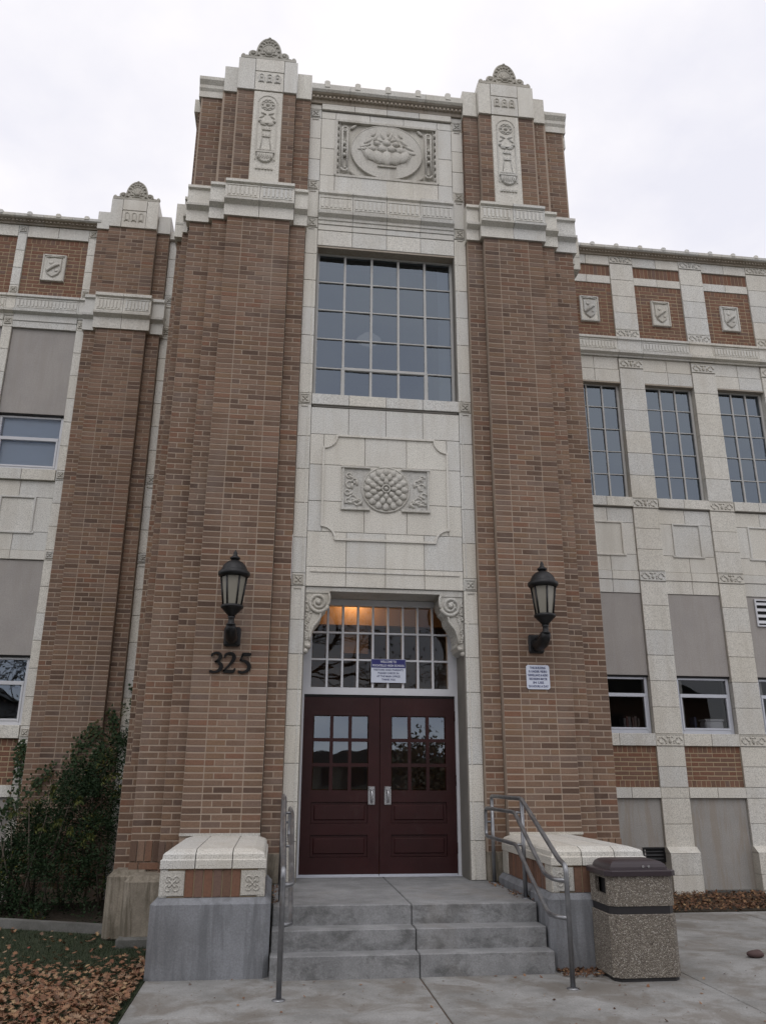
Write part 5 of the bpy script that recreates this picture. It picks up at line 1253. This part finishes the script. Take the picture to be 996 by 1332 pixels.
for k in range(150):
    x, y = rng.choice((-1, 1))*(1.21-rng.random()**2*.12), rng.uniform(-1.55, -.15)
    leafmesh(mu, (x, y, .506+rng.random()*.01), rng.uniform(.012, .03), rng.uniform(0, 6.3), .4, rng.uniform(.01, 1), rng.uniform(-.5, 1))
mu.build('mulch', 'mulch', None, True, label='brown leaf mulch along the wall of the right wing', category='mulch', kind='stuff')['label'] = 'brown shredded leaf mulch and crumbs along the wing wall and on the pavement'

# ---------------------------------------------------------------- street trees behind the viewer, seen in the glass
def tree(x, y, H, label, tr=.33, dep=5):
    t = thing('street_tree', label, 'tree', (x, y, 0), 'bare trees across the street'); w = MB(); lf = MB()
    def grow(p, d, l, r, depth):
        P = [p]; q = p.copy(); dd = d.copy()
        for k in range(4):
            dd = (dd+Vector((rng.gauss(0, .12), rng.gauss(0, .12), rng.gauss(0, .06)+.03))).normalized(); q = q+dd*l/4; P.append(q.copy())
        w.tube([tuple(v_) for v_ in P], [r*(1-.4*k/4) for k in range(5)], 6 if depth > 2 else 4, False)
        if depth == 0:
            for k in range(5): leaf(lf, q+Vector((rng.gauss(0, .25), rng.gauss(0, .25), rng.gauss(0, .25))), (rng.uniform(-1, 1), rng.uniform(-1, 1), rng.uniform(-1, .2)), .05, .16, rng.uniform(.01, 1))
            return
        for k in range(3 if depth > 1 else 4):
            a = rng.uniform(0, 2*pi); e = rng.uniform(.45, .95); u_ = dd.orthogonal().normalized(); v_ = dd.cross(u_); nd = (dd*cos(e)+(u_*cos(a)+v_*sin(a))*sin(e)).normalized()
            nd.z = nd.z*.8+.12; grow(P[rng.choice((2, 3, 4))], nd, l*rng.uniform(.62, .8), r*.55, depth-1)
    grow(Vector((x, y, -.05)), Vector((0, 0, 1)), H*tr, H*.022, dep)
    w.build('trunk', 'bark', t); lf.build('crown', 'tree_leaf', t, True)
for x, y, H, s_ in ((-9, -26, 13, 'broad bare tree across the street, leftmost of the row seen from the doors'), (-1.5, -25, 14, 'tall bare tree across the street facing the doors'), (7.5, -27, 12, 'bare tree across the street between two taller trees'), (13, -25.5, 14, 'tall bare tree across the street towards the right wing'), (-17, -27, 13, 'bare tree across the street beyond the left wing')): tree(x, y, H, s_)

tree(2.6, -15.5+1.5, 6.5, 'small low-branched bare tree at the kerb facing the doors', .2, 5)

# ---------------------------------------------------------------- houses added behind the viewer to darken reflections in the glass
def house(x, y, w, h, roof_h, mat, label):
    t = thing('house', label, 'house', (x, y, 0), 'added houses out of view'); d = 9
    MB().box(x-w/2, x+w/2, y-d, y, -.05, h).build('wall', mat, t)
    m = MB(); m.prism([(x-w/2-.5, h), (x+w/2+.5, h), (x, h+roof_h)], y-d-.4, y+.5); m.build('roof', 'roof', t)
    for fx_ in (-.3, 0, .3):
        for z in ((1.0, 4.0) if h > 5 else (1.0,)):
            if fx_ == 0 and z < 2: MB().box(x-.5, x+.5, y-.05, y+.04, 0, 2.1).build('door', 'bark', t); continue
            wn_ = MB().box(x+fx_*w-.6, x+fx_*w+.6, y-.05, y+.03, z, min(z+1.5, h-.2)).build('window', 'kerb_concrete', t); MB().box(x+fx_*w-.52, x+fx_*w+.52, y+.031, y+.04, z+.08, min(z+1.42, h-.3)).build('pane', 'dark_void', wn_)
for x, w, h, rh, mt, lb in ((-24, 11, 6.2, 3, 'stucco', 'grey rendered house added out of view to darken left-wing reflections'), (-9.5, 12, 6.5, 3.6, 'brick', 'brown brick house with a wide gable, added out of view to darken reflections'), (4.5, 11, 2.3, .8, 'plinth_concrete', 'low dark tan bungalow added out of view for the door reflections'), (20, 13, 6.6, 3.5, 'brick_red', 'red brick house added out of view to darken right-wing reflections')): house(x, -36, w, h, rh, mt, lb)
